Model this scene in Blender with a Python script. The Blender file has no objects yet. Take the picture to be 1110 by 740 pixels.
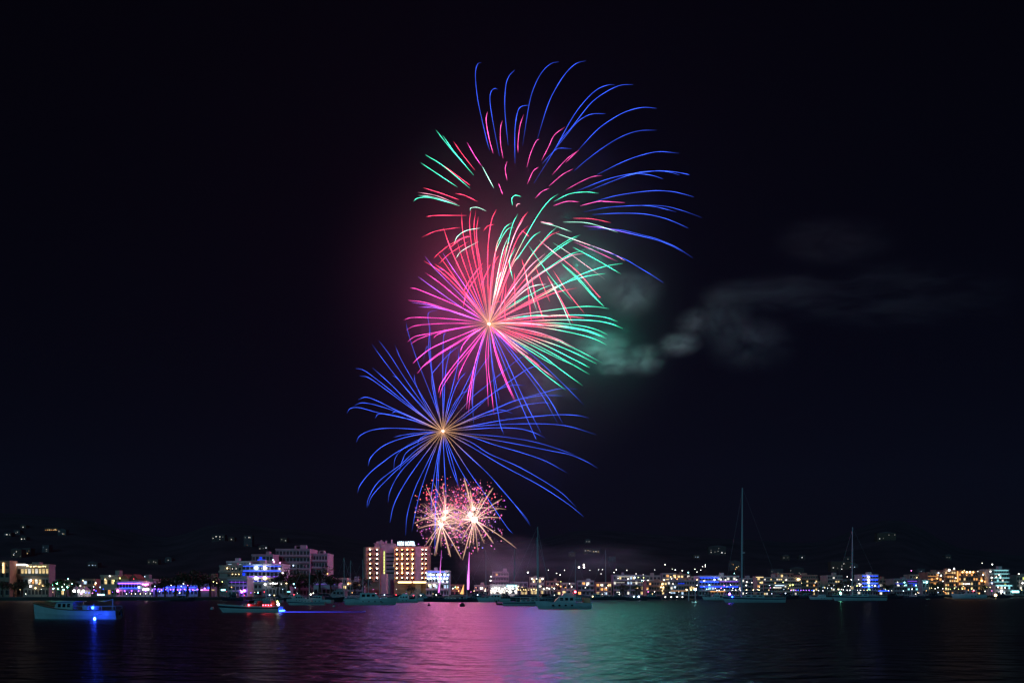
import bpy, bmesh, math, random
from mathutils import Vector, Matrix, noise
R = math.radians
rng = random.Random(7)
S = bpy.context.scene
COL = S.collection

# ------------------------------------------------------------------ camera, sky, shore light, exposure
F = 28 / 36 * 1110            # focal length in photo pixels
CH, HY, CX = 3.0, 642.0, 555.0
cam = bpy.data.cameras.new('camera'); cam.lens = 28; cam.sensor_width = 36; cam.sensor_fit = 'HORIZONTAL'
cam.shift_y = (HY - 370) / 1110
cam.clip_start = 0.5; cam.clip_end = 20000
camo = bpy.data.objects.new('camera', cam); COL.objects.link(camo)
camo.location = (0, 0, CH); camo.rotation_euler = (R(90), 0, 0)
S.camera = camo

SUN_EL, SUN_AZ = R(20), R(200)
w = bpy.data.worlds.new('World'); S.world = w; w.use_nodes = True
nt = w.node_tree; bg = nt.nodes['Background']
sky = nt.nodes.new('ShaderNodeTexSky'); sky.sky_type = 'NISHITA'; sky.sun_disc = False
sky.sun_elevation = SUN_EL; sky.sun_rotation = SUN_AZ
tint = nt.nodes.new('ShaderNodeMixRGB'); tint.blend_type = 'MULTIPLY'; tint.inputs[0].default_value = 1
tint.inputs[2].default_value = (0.52, 0.44, 1.0, 1)
nt.links.new(sky.outputs[0], tint.inputs[1]); nt.links.new(tint.outputs[0], bg.inputs[0])
bg.inputs[1].default_value = 0.00045
sl = bpy.data.lights.new('shore_light', 'SUN'); sl.energy = 0.40; sl.angle = R(2); sl.color = (0.14, 0.66, 0.96)  # added lamp standing for unseen shore lamps behind the camera
so = bpy.data.objects.new('shore_light', sl); COL.objects.link(so)
so.rotation_euler = (R(90) - SUN_EL, 0, R(-20))
S.view_settings.view_transform = 'Standard'; S.view_settings.look = 'None'
S.view_settings.exposure = 0; S.view_settings.gamma = 1; S.view_settings.use_curve_mapping = False
S.render.engine = 'CYCLES'; S.render.filter_size = 1.3
cy = S.cycles
cy.use_denoising = True; cy.max_bounces = 5; cy.diffuse_bounces = 2; cy.glossy_bounces = 2; cy.volume_bounces = 0
cy.transmission_bounces = 2; cy.transparent_max_bounces = 8
cy.sample_clamp_indirect = 4; cy.caustics_reflective = False; cy.caustics_refractive = False
cy.use_light_tree = True; cy.volume_step_rate = 0.6; cy.volume_max_steps = 64

# ------------------------------------------------------------------ helpers
def P(px, py, Y):
    return Vector(((px - CX) / F * Y, Y, CH + (HY - py) / F * Y))
def X(px, Y): return (px - CX) / F * Y
def Z(py, Y): return CH + (HY - py) / F * Y
def lerp_tab(tab, x):
    if x <= tab[0][0]: return tab[0][1]
    for (a, va), (b, vb) in zip(tab, tab[1:]):
        if x <= b:
            t = (x - a) / (b - a); t = t * t * (3 - 2 * t)
            return va + (vb - va) * t
    return tab[-1][1]

MATS = {}
def mat(name, color, rough=0.7, metal=0.0, var=0.25, scale=0.6, bump=0.0):
    """matte surface with an uneven, weathered tone"""
    if name in MATS: return MATS[name]
    m = bpy.data.materials.new(name); m.use_nodes = True
    t = m.node_tree; b = t.nodes['Principled BSDF']
    tc = t.nodes.new('ShaderNodeTexCoord'); n = t.nodes.new('ShaderNodeTexNoise')
    n.inputs['Scale'].default_value = scale; n.inputs['Detail'].default_value = 5
    t.links.new(tc.outputs['Object'], n.inputs['Vector'])
    r = t.nodes.new('ShaderNodeValToRGB')
    r.color_ramp.elements[0].position = 0.3; r.color_ramp.elements[1].position = 0.7
    r.color_ramp.elements[0].color = tuple(c * (1 - var) for c in color) + (1,)
    r.color_ramp.elements[1].color = tuple(min(1, c * (1 + var * 0.5)) for c in color) + (1,)
    t.links.new(n.outputs['Fac'], r.inputs[0]); t.links.new(r.outputs[0], b.inputs['Base Color'])
    b.inputs['Roughness'].default_value = rough; b.inputs['Metallic'].default_value = metal
    if bump:
        bp = t.nodes.new('ShaderNodeBump'); bp.inputs['Strength'].default_value = bump
        t.links.new(n.outputs['Fac'], bp.inputs['Height']); t.links.new(bp.outputs[0], b.inputs['Normal'])
    MATS[name] = m; return m
def glow(name, color, strength):
    if name in MATS: return MATS[name]
    m = bpy.data.materials.new(name); m.use_nodes = True
    t = m.node_tree; t.nodes.remove(t.nodes['Principled BSDF'])
    e = t.nodes.new('ShaderNodeEmission'); e.inputs[0].default_value = tuple(color) + (1,); e.inputs[1].default_value = strength
    t.links.new(e.outputs[0], t.nodes['Material Output'].inputs[0])
    m.cycles.emission_sampling = 'FRONT'
    MATS[name] = m; return m

class MB:
    def __init__(s): s.v = []; s.f = []; s.mi = []; s.cur = 0; s.col = []
    def add(s, vs, fs):
        o = len(s.v); s.v += [tuple(v) for v in vs]; s.f += [tuple(i + o for i in f) for f in fs]; s.mi += [s.cur] * len(fs)
    def box(s, x0, x1, y0, y1, z0, z1):
        s.add([(x0,y0,z0),(x1,y0,z0),(x1,y1,z0),(x0,y1,z0),(x0,y0,z1),(x1,y0,z1),(x1,y1,z1),(x0,y1,z1)],
              [(0,3,2,1),(4,5,6,7),(0,1,5,4),(1,2,6,5),(2,3,7,6),(3,0,4,7)])
        return s
    def rings(s, rings, cap=True, closed=True):
        n = len(rings[0]); o = len(s.v); vs = [p for r in rings for p in r]; fs = []
        for i in range(len(rings) - 1):
            for j in range(n if closed else n - 1):
                k = (j + 1) % n
                fs.append((i*n+j, i*n+k, (i+1)*n+k, (i+1)*n+j))
        if cap:
            fs.append(tuple(reversed(range(n)))); fs.append(tuple(range((len(rings)-1)*n, len(rings)*n)))
        s.add(vs, fs); return s
    def tube(s, pts, rad, n=5):
        pts = [Vector(p) for p in pts]; rs = rad if isinstance(rad, (list, tuple)) else [rad] * len(pts); out = []
        for i, p in enumerate(pts):
            d = (pts[min(i+1, len(pts)-1)] - pts[max(i-1, 0)])
            if d.length < 1e-9: d = Vector((0,0,1))
            d.normalize(); a = d.cross(Vector((0,1,0.01)));
            if a.length < 1e-3: a = d.cross(Vector((1,0,0)))
            a.normalize(); b = d.cross(a)
            out.append([p + (a*math.cos(2*math.pi*j/n) + b*math.sin(2*math.pi*j/n)) * rs[i] for j in range(n)])
        return s.rings(out)
    def ball(s, c, r, seg=6, ring=4, sz=1.0):
        c = Vector(c); rr = []
        for i in range(ring + 1):
            a = -math.pi/2 + math.pi * (0.04 + 0.92 * i / ring)
            rr.append([c + Vector((math.cos(a)*math.cos(2*math.pi*j/seg)*r, math.cos(a)*math.sin(2*math.pi*j/seg)*r, math.sin(a)*r*sz)) for j in range(seg)])
        return s.rings(rr)
    def build(s, name, mats, parent=None, smooth=False):
        me = bpy.data.meshes.new(name); me.from_pydata(s.v, [], s.f)
        if not isinstance(mats, (list, tuple)): mats = [mats]
        for m in mats: me.materials.append(m)
        if len(mats) > 1: me.polygons.foreach_set('material_index', s.mi)
        if smooth: me.polygons.foreach_set('use_smooth', [True] * len(s.f))
        if s.col:
            ca = me.color_attributes.new('fire', 'FLOAT_COLOR', 'POINT')
            ca.data.foreach_set('color', [c for q in s.col for c in (q[0], q[1], q[2], 1.0)])
        me.update()
        return link(name, me, parent)
def link(name, me, parent=None):
    o = bpy.data.objects.new(name, me); COL.objects.link(o)
    if parent: o.parent = parent
    return o
def tag(o, label=None, cat=None, group=None, kind=None):
    for k, v in (('label', label), ('category', cat), ('group', group), ('kind', kind)):
        if v: o[k] = v
    return o
def thing(name, label, cat, loc, rz=0, group=None, scale=1):
    o = bpy.data.objects.new(name, None); COL.objects.link(o); o.empty_display_size = 0.2
    o.location = loc; o.rotation_euler = (0, 0, rz); o.scale = (scale,) * 3
    return tag(o, label, cat, group)
def copy_tree(o, parent=None):
    c = o.copy(); COL.objects.link(c)
    if parent: c.parent = parent
    for ch in KIDS(o): copy_tree(ch, c)
    return c
def KIDS(o): return [x for x in list(o.children)]
ORD = ['first','second','third','fourth','fifth','sixth','seventh','eighth','ninth','tenth','eleventh','twelfth','thirteenth','fourteenth','fifteenth','sixteenth','seventeenth','eighteenth','nineteenth','twentieth']
ORD += ['twentieth-plus'] * 0 + ['twenty-' + q for q in ORD[:9]]

# ------------------------------------------------------------------ the setting: water, land, hills
SHORE = [(-700,300),(0,305),(200,315),(330,345),(440,385),(560,400),(700,420),(800,450),(1110,520),(1800,560)]
RIDGE = [(-700,70),(0,84),(70,80),(180,58),(240,74),(310,67),(450,50),(560,52),(640,66),(780,58),(870,52),(970,77),(1050,46),(1110,40),(1800,50)]
def shore(px): return lerp_tab(SHORE, px)
def ground(px, Y):
    t = min(1, max(0, (Y - 620) / 1080)); t = t * t * (3 - 2 * t)
    h = lerp_tab(RIDGE, px) / F * 1700 * t
    h += 7 * t * noise.noise(Vector((X(px, Y) / 160, Y / 160, 3.1)))
    if Y > 1700: h *= max(0.2, 1 - (Y - 1700) / 3500)
    return 1.2 + h

def water_mat():
    m = bpy.data.materials.new('sea water'); m.use_nodes = True
    t = m.node_tree; b = t.nodes['Principled BSDF']
    b.inputs['Base Color'].default_value = (0.004, 0.008, 0.014, 1)
    b.inputs['Roughness'].default_value = 0.335; b.inputs['IOR'].default_value = 1.333
    geo = t.nodes.new('ShaderNodeNewGeometry')
    prev = None
    for sc, st, dist in (((0.16, 0.30, 1), 1.0, 0.30), ((0.55, 0.95, 1), 1.0, 0.42), ((1.7, 2.6, 1), 1.0, 0.07), ((0.035, 0.09, 1), 1.0, 0.5)):
        mp = t.nodes.new('ShaderNodeMapping'); mp.inputs['Scale'].default_value = sc
        t.links.new(geo.outputs['Position'], mp.inputs['Vector'])
        n = t.nodes.new('ShaderNodeTexNoise'); n.inputs['Scale'].default_value = 1; n.inputs['Detail'].default_value = 3
        t.links.new(mp.outputs[0], n.inputs['Vector'])
        bp = t.nodes.new('ShaderNodeBump'); bp.inputs['Strength'].default_value = st; bp.inputs['Distance'].default_value = dist
        t.links.new(n.outputs['Fac'], bp.inputs['Height'])
        if prev: t.links.new(prev.outputs[0], bp.inputs['Normal'])
        prev = bp
    t.links.new(prev.outputs[0], b.inputs['Normal'])
    return m
b = MB(); b.add([(-6000,-300,0),(6000,-300,0),(6000,6000,0),(-6000,6000,0)], [(0,1,2,3)])
tag(b.build('water', water_mat()), kind='structure')

M_land = mat('harbour ground', (0.07, 0.062, 0.055), 0.9, 0, 0.5, 0.08)
M_hill = mat('dark hillside scrub', (0.11, 0.044, 0.06), 0.95, 0, 0.6, 0.02)
pxs = list(range(-700, 1801, 20))
b = MB()
rows = []
for px in pxs:
    s = shore(px)
    rows.append([Vector((X(px, s), s, -3)), Vector((X(px, s), s, 1.2)), Vector((X(px, 640), 640, 1.22))])
for i in range(len(rows) - 1):
    for j in range(2):
        b.add([rows[i][j], rows[i+1][j], rows[i+1][j+1], rows[i][j+1]], [(0,1,2,3)])
tag(b.build('ground', M_land), kind='structure')
b = MB(); Ys = [620, 660, 700, 760, 820, 900, 1000, 1100, 1200, 1300, 1400, 1500, 1600, 1700, 1850, 2100, 2600, 3500, 5000]
o = len(b.v)
for Y in Ys:
    for px in pxs: b.v.append((X(px, Y), Y, ground(px, Y) - (0.3 if Y == 620 else 0)))
n = len(pxs)
for i in range(len(Ys) - 1):
    for j in range(n - 1):
        b.f.append((i*n+j, i*n+j+1, (i+1)*n+j+1, (i+1)*n+j)); b.mi.append(0)
tag(b.build('hills', M_hill, smooth=True), kind='structure')
# promenade: a paved strip with a kerb along the shore
b = MB()
for a, c in zip(pxs, pxs[1:]):
    sa, sc = shore(a), shore(c)
    q = [(X(a,sa+6), sa+6), (X(c,sc+6), sc+6), (X(c,sc+18), sc+18), (X(a,sa+18), sa+18)]
    b.add([(x, y, 1.21) for x, y in q] + [(x, y, 1.34) for x, y in q], [(4,5,6,7),(0,1,5,4),(2,3,7,6)])
tag(b.build('promenade', mat('paving', (0.16, 0.14, 0.125), 0.85, 0, 0.3, 0.4)), kind='structure')

# ------------------------------------------------------------------ fireworks
def fire_mat():
    m = bpy.data.materials.new('burning stars'); m.use_nodes = True
    t = m.node_tree; t.nodes.remove(t.nodes['Principled BSDF'])
    a = t.nodes.new('ShaderNodeAttribute'); a.attribute_name = 'fire'
    e = t.nodes.new('ShaderNodeEmission'); t.links.new(a.outputs['Color'], e.inputs[0]); e.inputs[1].default_value = 1.0
    t.links.new(e.outputs[0], t.nodes['Material Output'].inputs[0])
    m.cycles.emission_sampling = 'FRONT'
    return m
M_fire = fire_mat()
FC = {'b': (0.12,0.31,2.7), 'v': (1.7,0.5,3.8), 'm': (4.6,0.35,2.4), 'p': (4.2,0.4,1.9), 'r': (6.2,0.36,0.95),
      'g': (0.36,4.6,2.9), 'w': (1.9,4.2,3.3), 'k': (4.8,1.9,2.6), 'o': (1.3,0.66,0.35), 'y': (1.05,0.60,0.40), 'W': (2.6,1.6,1.3)}
FY = 430.0
def catmull(pts, n):
    pts = [Vector((p[0], p[1], 0)) for p in pts]
    if len(pts) == 2:
        return [pts[0].lerp(pts[1], i / (n - 1)) for i in range(n)]
    q = [pts[0] * 2 - pts[1]] + pts + [pts[-1] * 2 - pts[-2]]
    segs = len(pts) - 1; out = []
    for i in range(n):
        u = i / (n - 1) * segs; k = min(int(u), segs - 1); t = u - k
        a, b_, c, d = q[k], q[k+1], q[k+2], q[k+3]
        out.append(0.5 * (2*b_ + (c-a)*t + (2*a-5*b_+4*c-d)*t*t + (3*b_-a-3*c+d)*t*t*t))
    return out
FILLW = 33000  # power of the added burst lamps, unseen in themselves
def added_firelight(root, firelight, radius_px, centre):
    """added sizeless point lights that brighten water and smoke around the shell"""
    for i, (px, py, col, pw) in enumerate(firelight):
        l = bpy.data.lights.new('fill_light', 'POINT'); l.energy = FILLW * pw / 4; l.color = col; l.shadow_soft_size = 0
        d = math.hypot(px-centre[0], py-centre[1]); dy = math.sqrt(max(0, radius_px**2-d*d))*.5/F*FY
        jit = min(15, radius_px*.3)
        for jx, jy, sg in ((-1,.4,1),(.9,.7,-1),(.1,-1,.6),(-.2,.2,-1.2)):
            o = bpy.data.objects.new('fill_light', l); COL.objects.link(o); o.parent = root
            o.location = P(px+jx*jit, py+jy*jit, FY-4+dy*sg) - root.location
BL, RD, PK, GR, MG, WM = (0.10,0.16,1.0), (1.0,0.04,0.14), (1.0,0.10,0.50), (0.035,0.82,0.56), (0.9,0.06,0.8), (1.0,0.62,0.42)
def burst(label, centre, spec, radius_px, to_core, wid=1.0, gold=True, corer=0.55, corecol=(60,30,22), firelight=()):
    """spec lines: colours (inner to outer) then tip-first pixel points of one star's path; depth follows the shell's sphere"""
    root = thing('firework_burst', label, 'firework', P(centre[0], centre[1], FY), 0, 'fireworks bursting above the harbour')
    inv = root.location.copy(); C = Vector((centre[0], centre[1], 0))
    r2 = random.Random(int(centre[0]))
    for line in spec.strip().splitlines():
        c, *pp = line.split()
        pts = [tuple(float(a) for a in q.split(',')) for q in pp]
        pts = pts[::-1]
        if to_core: pts = [tuple(centre)] + pts
        n = max(8, min(26, 6 * len(pts))); path = catmull(pts, n)
        rt = max(6, (path[-1] - C).length)
        slope = min(1.3, math.sqrt(max(0, (radius_px * 1.02) ** 2 - rt * rt)) / rt) * (1 if r2.random() < 0.5 else -1) * 0.8
        b = MB(); P3 = []; rad = []; hot = r2.uniform(0.65, 1.35); ph = r2.uniform(0, 6.3)
        for i, p in enumerate(path):
            t = i / (n - 1)
            dy = slope * (p - C).length / F * FY
            P3.append(P(p.x, p.y, FY + dy) - inv)
            f = min(1, (1 - t) * 5 + 0.22) * (1 if to_core else min(1, t * 5 + 0.35))
            rad.append((0.056 + 0.042 * f) * wid * (0.65 if to_core and t < 0.15 else 1))
        b.tube(P3, rad, 4)
        for i in range(n):
            t = i / (n - 1)
            if len(c) == 1: q = Vector(FC[c])
            else:
                u = min(1, max(0, (t - 0.24) / 0.22)); q = Vector(FC[c[0]]).lerp(Vector(FC[c[1]]), u)
            if to_core and gold:
                g = min(1, max(0, (0.21 - t) / 0.13)); q = q.lerp(Vector(FC['o']), g)
            f = min(1, (1 - t) * 4 + 0.12) * (1 if to_core else min(1, t * 4 + 0.2))
            b.col += [tuple(q * f * hot * (0.85 + 0.25*math.sin(ph + i*0.9)) * FLICK(i, r2))] * 4
        b.build('trail', M_fire, root)
    added_firelight(root, firelight, radius_px, centre)
    if corer:
        b = MB(); b.ball((0,0,0), corer, 8, 6); b.build('core', glow('burst core', corecol, 1.0), root)
    return root
def FLICK(i, r): return 0.9 + 0.2 * r.random()

TOP = """
b 522,68 517.5,70 515.3,82 517.6,106.4 522.3,129.3 528.4,155 531,163
b 540,97 535.8,96.2 532.2,100 531.1,109 533.8,129.3 541.4,169.2
b 558,76 551.4,83.4 548,95.5 547.3,119.9 550.8,157.7
b 573,114.2 564.9,115.8 560.8,122.6 558.1,142.8 558.2,177.3
b 606.1,67.2 597.3,69.2 587.8,78 579.7,92.8 573.6,113.1 566.4,158.4
b 635.1,66.1 624.3,69.2 613.5,79.3 602.7,95.5 593.2,115.8 582.2,151.9
b 666.6,92.3 659.2,92.3 647,97.3 633.5,110.1 620,128.4 601,162.7 578.8,198.5
b 686.2,91.9 672.7,92.6 657.8,99.3 640.3,112.2 620,137.8 607.8,151.9 590.3,180
b 656.5,123.4 643,123.6 633.5,127 622.7,135.8 601,163
b 620,161.4 607.8,160.7 601,163.4 587.6,177.6
b 711.9,117.6 697,116.6 680.8,120.3 664.6,128.4 647,141.2 626.8,162.8
b 711.9,141.2 693,141.9 674.1,148 653.8,160.1 634.9,174.3 622,185.7
b 736.2,166.2 714.6,164.5 695.7,168.2 674.6,175.8 647,189.5
b 719,194 708,190.5 697,188.8 684,188.5 657,194.7 625,207.3
b 737,190 725,186.5 711,185.3 684,189.5 660,198 638,207
b 748,190 743.5,188.6 727.3,186 705,185.6 684,189 650,202
b 752.3,213.6 740.8,210.3 727.3,207.6 705.7,206.9 670.5,211.6 642.2,219
b 761,236 738.1,227.8 716.5,223.1 684.1,223.1 657,225.1 632.7,229.9
b 733.4,229.9 717.8,225.8 703,223.1 684,223 660,224.8
b 746.2,247.4 731.4,240.7 717.8,235.9 697.6,231.9 670.5,231.2 642.2,232.6
b 751,279.5 734.1,268.6 716.5,260.5 697.6,255.1 670.5,249 638,248.4
vb 740,273 725,265 711,259.9 677.3,251.8 654.3,247 632.7,245
b 719.2,306.5 707,298.4 693.5,290.3 678.6,281.5 661,274 640,266
p 528.4,121.2 527,130.7 529.9,148.9 534.6,166.5
p 544.6,130.7 542.6,138.8 542.6,155 545.4,171.9
p 567.6,124 563.5,137.4 561.5,155 561.6,165.8
p 584.6,151 581,153.5 575.1,166.5 571.1,181.4
p 612.6,137.7 601,146.5 594.3,160 586.9,174.2
p 628,162.7 614.6,172.2 598.4,189.7
p 626.5,163.5 613,176.5
p 584.2,181 578,185.7 571.4,199.9
p 621.4,183 609.2,189.7 595,201.9
p 653,190.4 641.6,191.8 628.1,197.8 613.2,206
p 596,204 587.6,207.6 580.1,215
p 549.7,174.9 547.7,183 549.7,195.8
p 540.3,198.5 545,211
p 628,219 614.6,218.4 599.7,223.1
p 677.3,219.7 655.7,218.4 648.4,218.4 628.8,223.1
r 662.4,241.4 641.6,237.3 621.4,236.6
m 506.2,154.3 514,168 522,180
w 522.5,180 535.3,204
r 491.4,153 501,167 515,184.7
r 480.5,179.3 509.6,201
r 458.9,203.6 478,209.5 497.4,216.5
r 493.4,209.7 503.5,211.8 517.7,218.5
k 452.8,208.4 473.8,212.4 495.4,221.2
g 472.4,140.8 487.3,159.7 513.6,190
g 479.9,146.9 492,164 510,186
g 461,167.8 480.5,180 509.6,204.3
g 456.2,176.6 496,203
g 448.1,218.5 452.2,215.1 463,213.8 480.5,217.8 498,223.2
w 453.5,211.8 469.7,213.8 495.4,221.9
g 565,213.1 558.9,211.8 554.9,215.1 555.5,222.6
k 564.3,221.2 561,221.2 559.6,224.6
w 509.7,229 510.5,225.5 517.8,224.9 527.3,228.9
r 461.8,235 473.2,233.6 505.7,233.6
r 457,257.3 470.5,251.2 484,248.5 498.9,246.5
r 469.9,280.3 476,274.2 490.8,263.4 512.4,253.2
r 475.3,286.4 486.8,275.5 508.4,261.4
r 486,270 500,259 511,256
r 523.9,250.5 528.6,245.1 536,243.1
w 492.2,264 496.2,256 505.7,249.9 520.5,247.2
w 494.2,280.3 500.3,272.2 519.2,261.4
r 500.9,319.2 509.7,303 523.2,285.4
r 501.6,334 507,315.1 523.2,290.8
r 519.9,312.4 531.4,286.8
g 649,209.6 634.9,208.2 617.3,210.3 600.4,218.4
w 620,251.5 601,244.7 586.2,241.4
k 600,243 586,240.4
w 670,252 655.1,246.8 634.9,241.4 610.5,240.7
wk 677.8,282.8 661.6,274 621,259.2 603,253
p 669.7,283.5 647,273 622,262
g 673.1,297 645.4,280.8 621,268
gk 656.2,303 618.4,275.4 599.5,263.2
kr 650.8,321.6 648.1,320 626.5,295 599.5,272.7 584.6,260.5
g 654.9,332.4 642.7,319.3 626.5,301 608.2,284.9
g 653,331 640.5,318.6 624.5,301 609.5,287
g 621,327 602.2,306.5 586,284.9 573,266
r 573.8,256.5 565.7,249.7
r 633.2,339.2 615.7,317.3 599.5,293
w 620,355 607.6,327 594,300
r 621,350 606,321 593,299
r 596,327 588.6,309.2 580.5,289
r 576.5,352.7 571,303.8 565.7,280.8
w 583.2,340.5 572.4,306.8 569.7,293
r 590,348.6 580.5,320.3 576,300
r 558.2,333.8 557.6,295.7
r 548.9,354.3 546.9,334 548.9,305.7
r 542.2,344.9 542.8,331.4 547.6,300.3
g 556.4,304.6 552.3,285.7 554.3,274.9
"""
MID = """
v 460.4,277.6 470.5,290.4 484,304
m 461,295.5 477.3,307 500,326
v 453,299.6 470.5,312.4 501.6,334
m 444.2,311.8 457,315.1 504.3,335.4
m 442.2,325.3 463.8,328.6 505.7,342.2
v 446,327.5 470,331.8 507,343.4
v 453,332.7 470.5,333.4 490.8,338
m 437.4,346.9 446.2,344.2 463.8,344.2 494.9,346.2
m 440.1,357.7 450.3,353 470.5,351 494.9,350.3
m 441.5,370.5 450.3,364.5 467.8,361 494.9,355.7
m 444.9,373.2 453,367.8 470.5,361.5 496,356
m 469.9,366.5 474.6,362.4 490.8,357
m 447.6,393.9 454.3,387.2 470.5,375.7 504.3,361.5
m 452.3,404.7 459.7,395.9 474.6,383.8 505.7,364.9
m 459,397.5 474,385.5 504,367
m 475.3,425.7 478,416.2 490.8,397.3 511,373
m 476.6,431 480,418.9 493.5,398.6 516.5,370.3
m 496.2,412.2 498.9,402.7 508.4,383.8 521.9,363.5
m 498.9,382.4 501.6,374.3 511,363.5
m 505.7,443.2 507.7,425.7 515.1,393.2 523.2,366.2
m 507.7,447.3 511,417.6 516.5,387.8
v 511,440 513,415 519,385
m 529.3,440.5 528,410.8 526.6,383.8
m 535.4,448.6 532.7,424.3 529.3,397.3
m 559.1,435.1 548.9,412.2 539.5,386.5 532.7,360.8
m 557.5,434 546.8,410.5 538,386
r 586.6,399 579.3,391.9 558.4,377 535.4,359.5
m 561,382.4 550,372 538,360
k 573,384 556,371
Wg 631.9,418 607.6,400.4 587.3,384.9 561.6,370
rg 639.3,405.8 607.6,387.6 573.8,370
rg 639.3,398.4 621,388.9 581.9,370
rg 646.8,394.3 621,381.5 591.4,370
rg 652.8,393 621,376.8 594,366
k 623.8,377 600.8,366.2 573.8,358
r 618,376 598,366.3 572,358.5
rg 657.6,373.6 641.4,366.2 614.3,359.5 580.5,354
rg 657.6,366.9 641.4,360.8 621,356 580.5,352
rg 658.9,362.8 645.4,356.8 627.8,352.7 600.8,350 567,350
rg 655,365 640,359 620,354.6 590,351.5
rg 675.1,356 661.6,350.7 641.4,347.3 607.6,346.6 573.8,348
rg 669.7,348.6 656.2,343.9 634.6,341.6 607.6,341.6 573.8,343.9
r 633.2,344.6 607.6,342.4 573.8,344.8
kg 660.3,334.5 645.4,332.4 627.8,332.4 594,336.5 560.3,341.9
r 625.8,312 600.8,317.6 567,332.4 545,343
rg 656.2,296.4 634.6,299.7 613,306.5 587.3,318.6
rg 675.1,285.5 654.9,288.9 627.8,298.4 600.8,313.2 560,335
k 633.2,274.7 618.4,277.4 600.8,287.6 573.8,306.5
kg 633.9,270.7 615.7,276.8 598,288 570,308
r 600,288.5 586,297 560,318
kw 592,308 580,309.5 566,317
rg 629.2,254.5 615.7,260.5 596.8,274 573.8,297
rg 626,257 610,266.5 592,280.5 568,304
rg 603.5,246.4 594,255 577.8,274 560.3,301
r 606.2,251 594,257.2 573.8,280.8 552,316
rg 586,251 576.5,257.8 563,276.8 553.5,291.6
rg 605.1,210.3 595.7,217 584.9,230.5 572.7,250.8 560.5,273.8 548,302
r 572.4,229.5 564.3,240.3 554.9,261.9 546.8,290.3
k 568,236 558,254 548,285
r 573,244.3 563,255 554.9,272.7 545,303
rg 561.6,231.5 554.9,245.7 546.8,280.8
rg 555.7,241 547.6,246.5 542.2,257.3 536.8,274.9
rg 557,246.5 550.3,248.5 542.2,261.4 534.5,285.7
w 551,257 545,272 539,300
r 552,262 547,273 541,296
r 538.1,226.9 532.7,239.7 529.3,264 528.6,291
r 540.5,277 536,285 532,305
r 518.5,235 516.5,250.5 517.8,268 522,294
r 515.8,227.6 513.8,247.8 517.2,275 523,310
r 510.7,227.6 509,241 511,264 516.5,291
r 500.3,230.3 501.6,250.5 507,277.6 517,313
r 480.7,247.2 488,268 501.6,297.8
vr 495.5,261.4 503,285.7 516,319
r 474.6,274.9 490.8,297.8 510,326
v 480,274.2 490.8,291 503,308.6
b 474.6,291.8 478,291.8 484,295 497.6,309.3
r 542.2,326.6 536.8,328 532,334 530.7,346.2
b 604.9,459.2 584.6,424 546.8,374
b 610.3,459.2 592,427.5 549,373
b 633.2,439 607.6,413.2 573.8,382.2
b 581.6,476.4 578.5,470 560.3,428 540,378
b 586.6,469.3 568.4,433.5 546,384
b 546.5,471.6 541,454 534.3,404
b 541.8,435 537,413.5 532,380
b 513.4,460 512.5,428 518,390
"""
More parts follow.
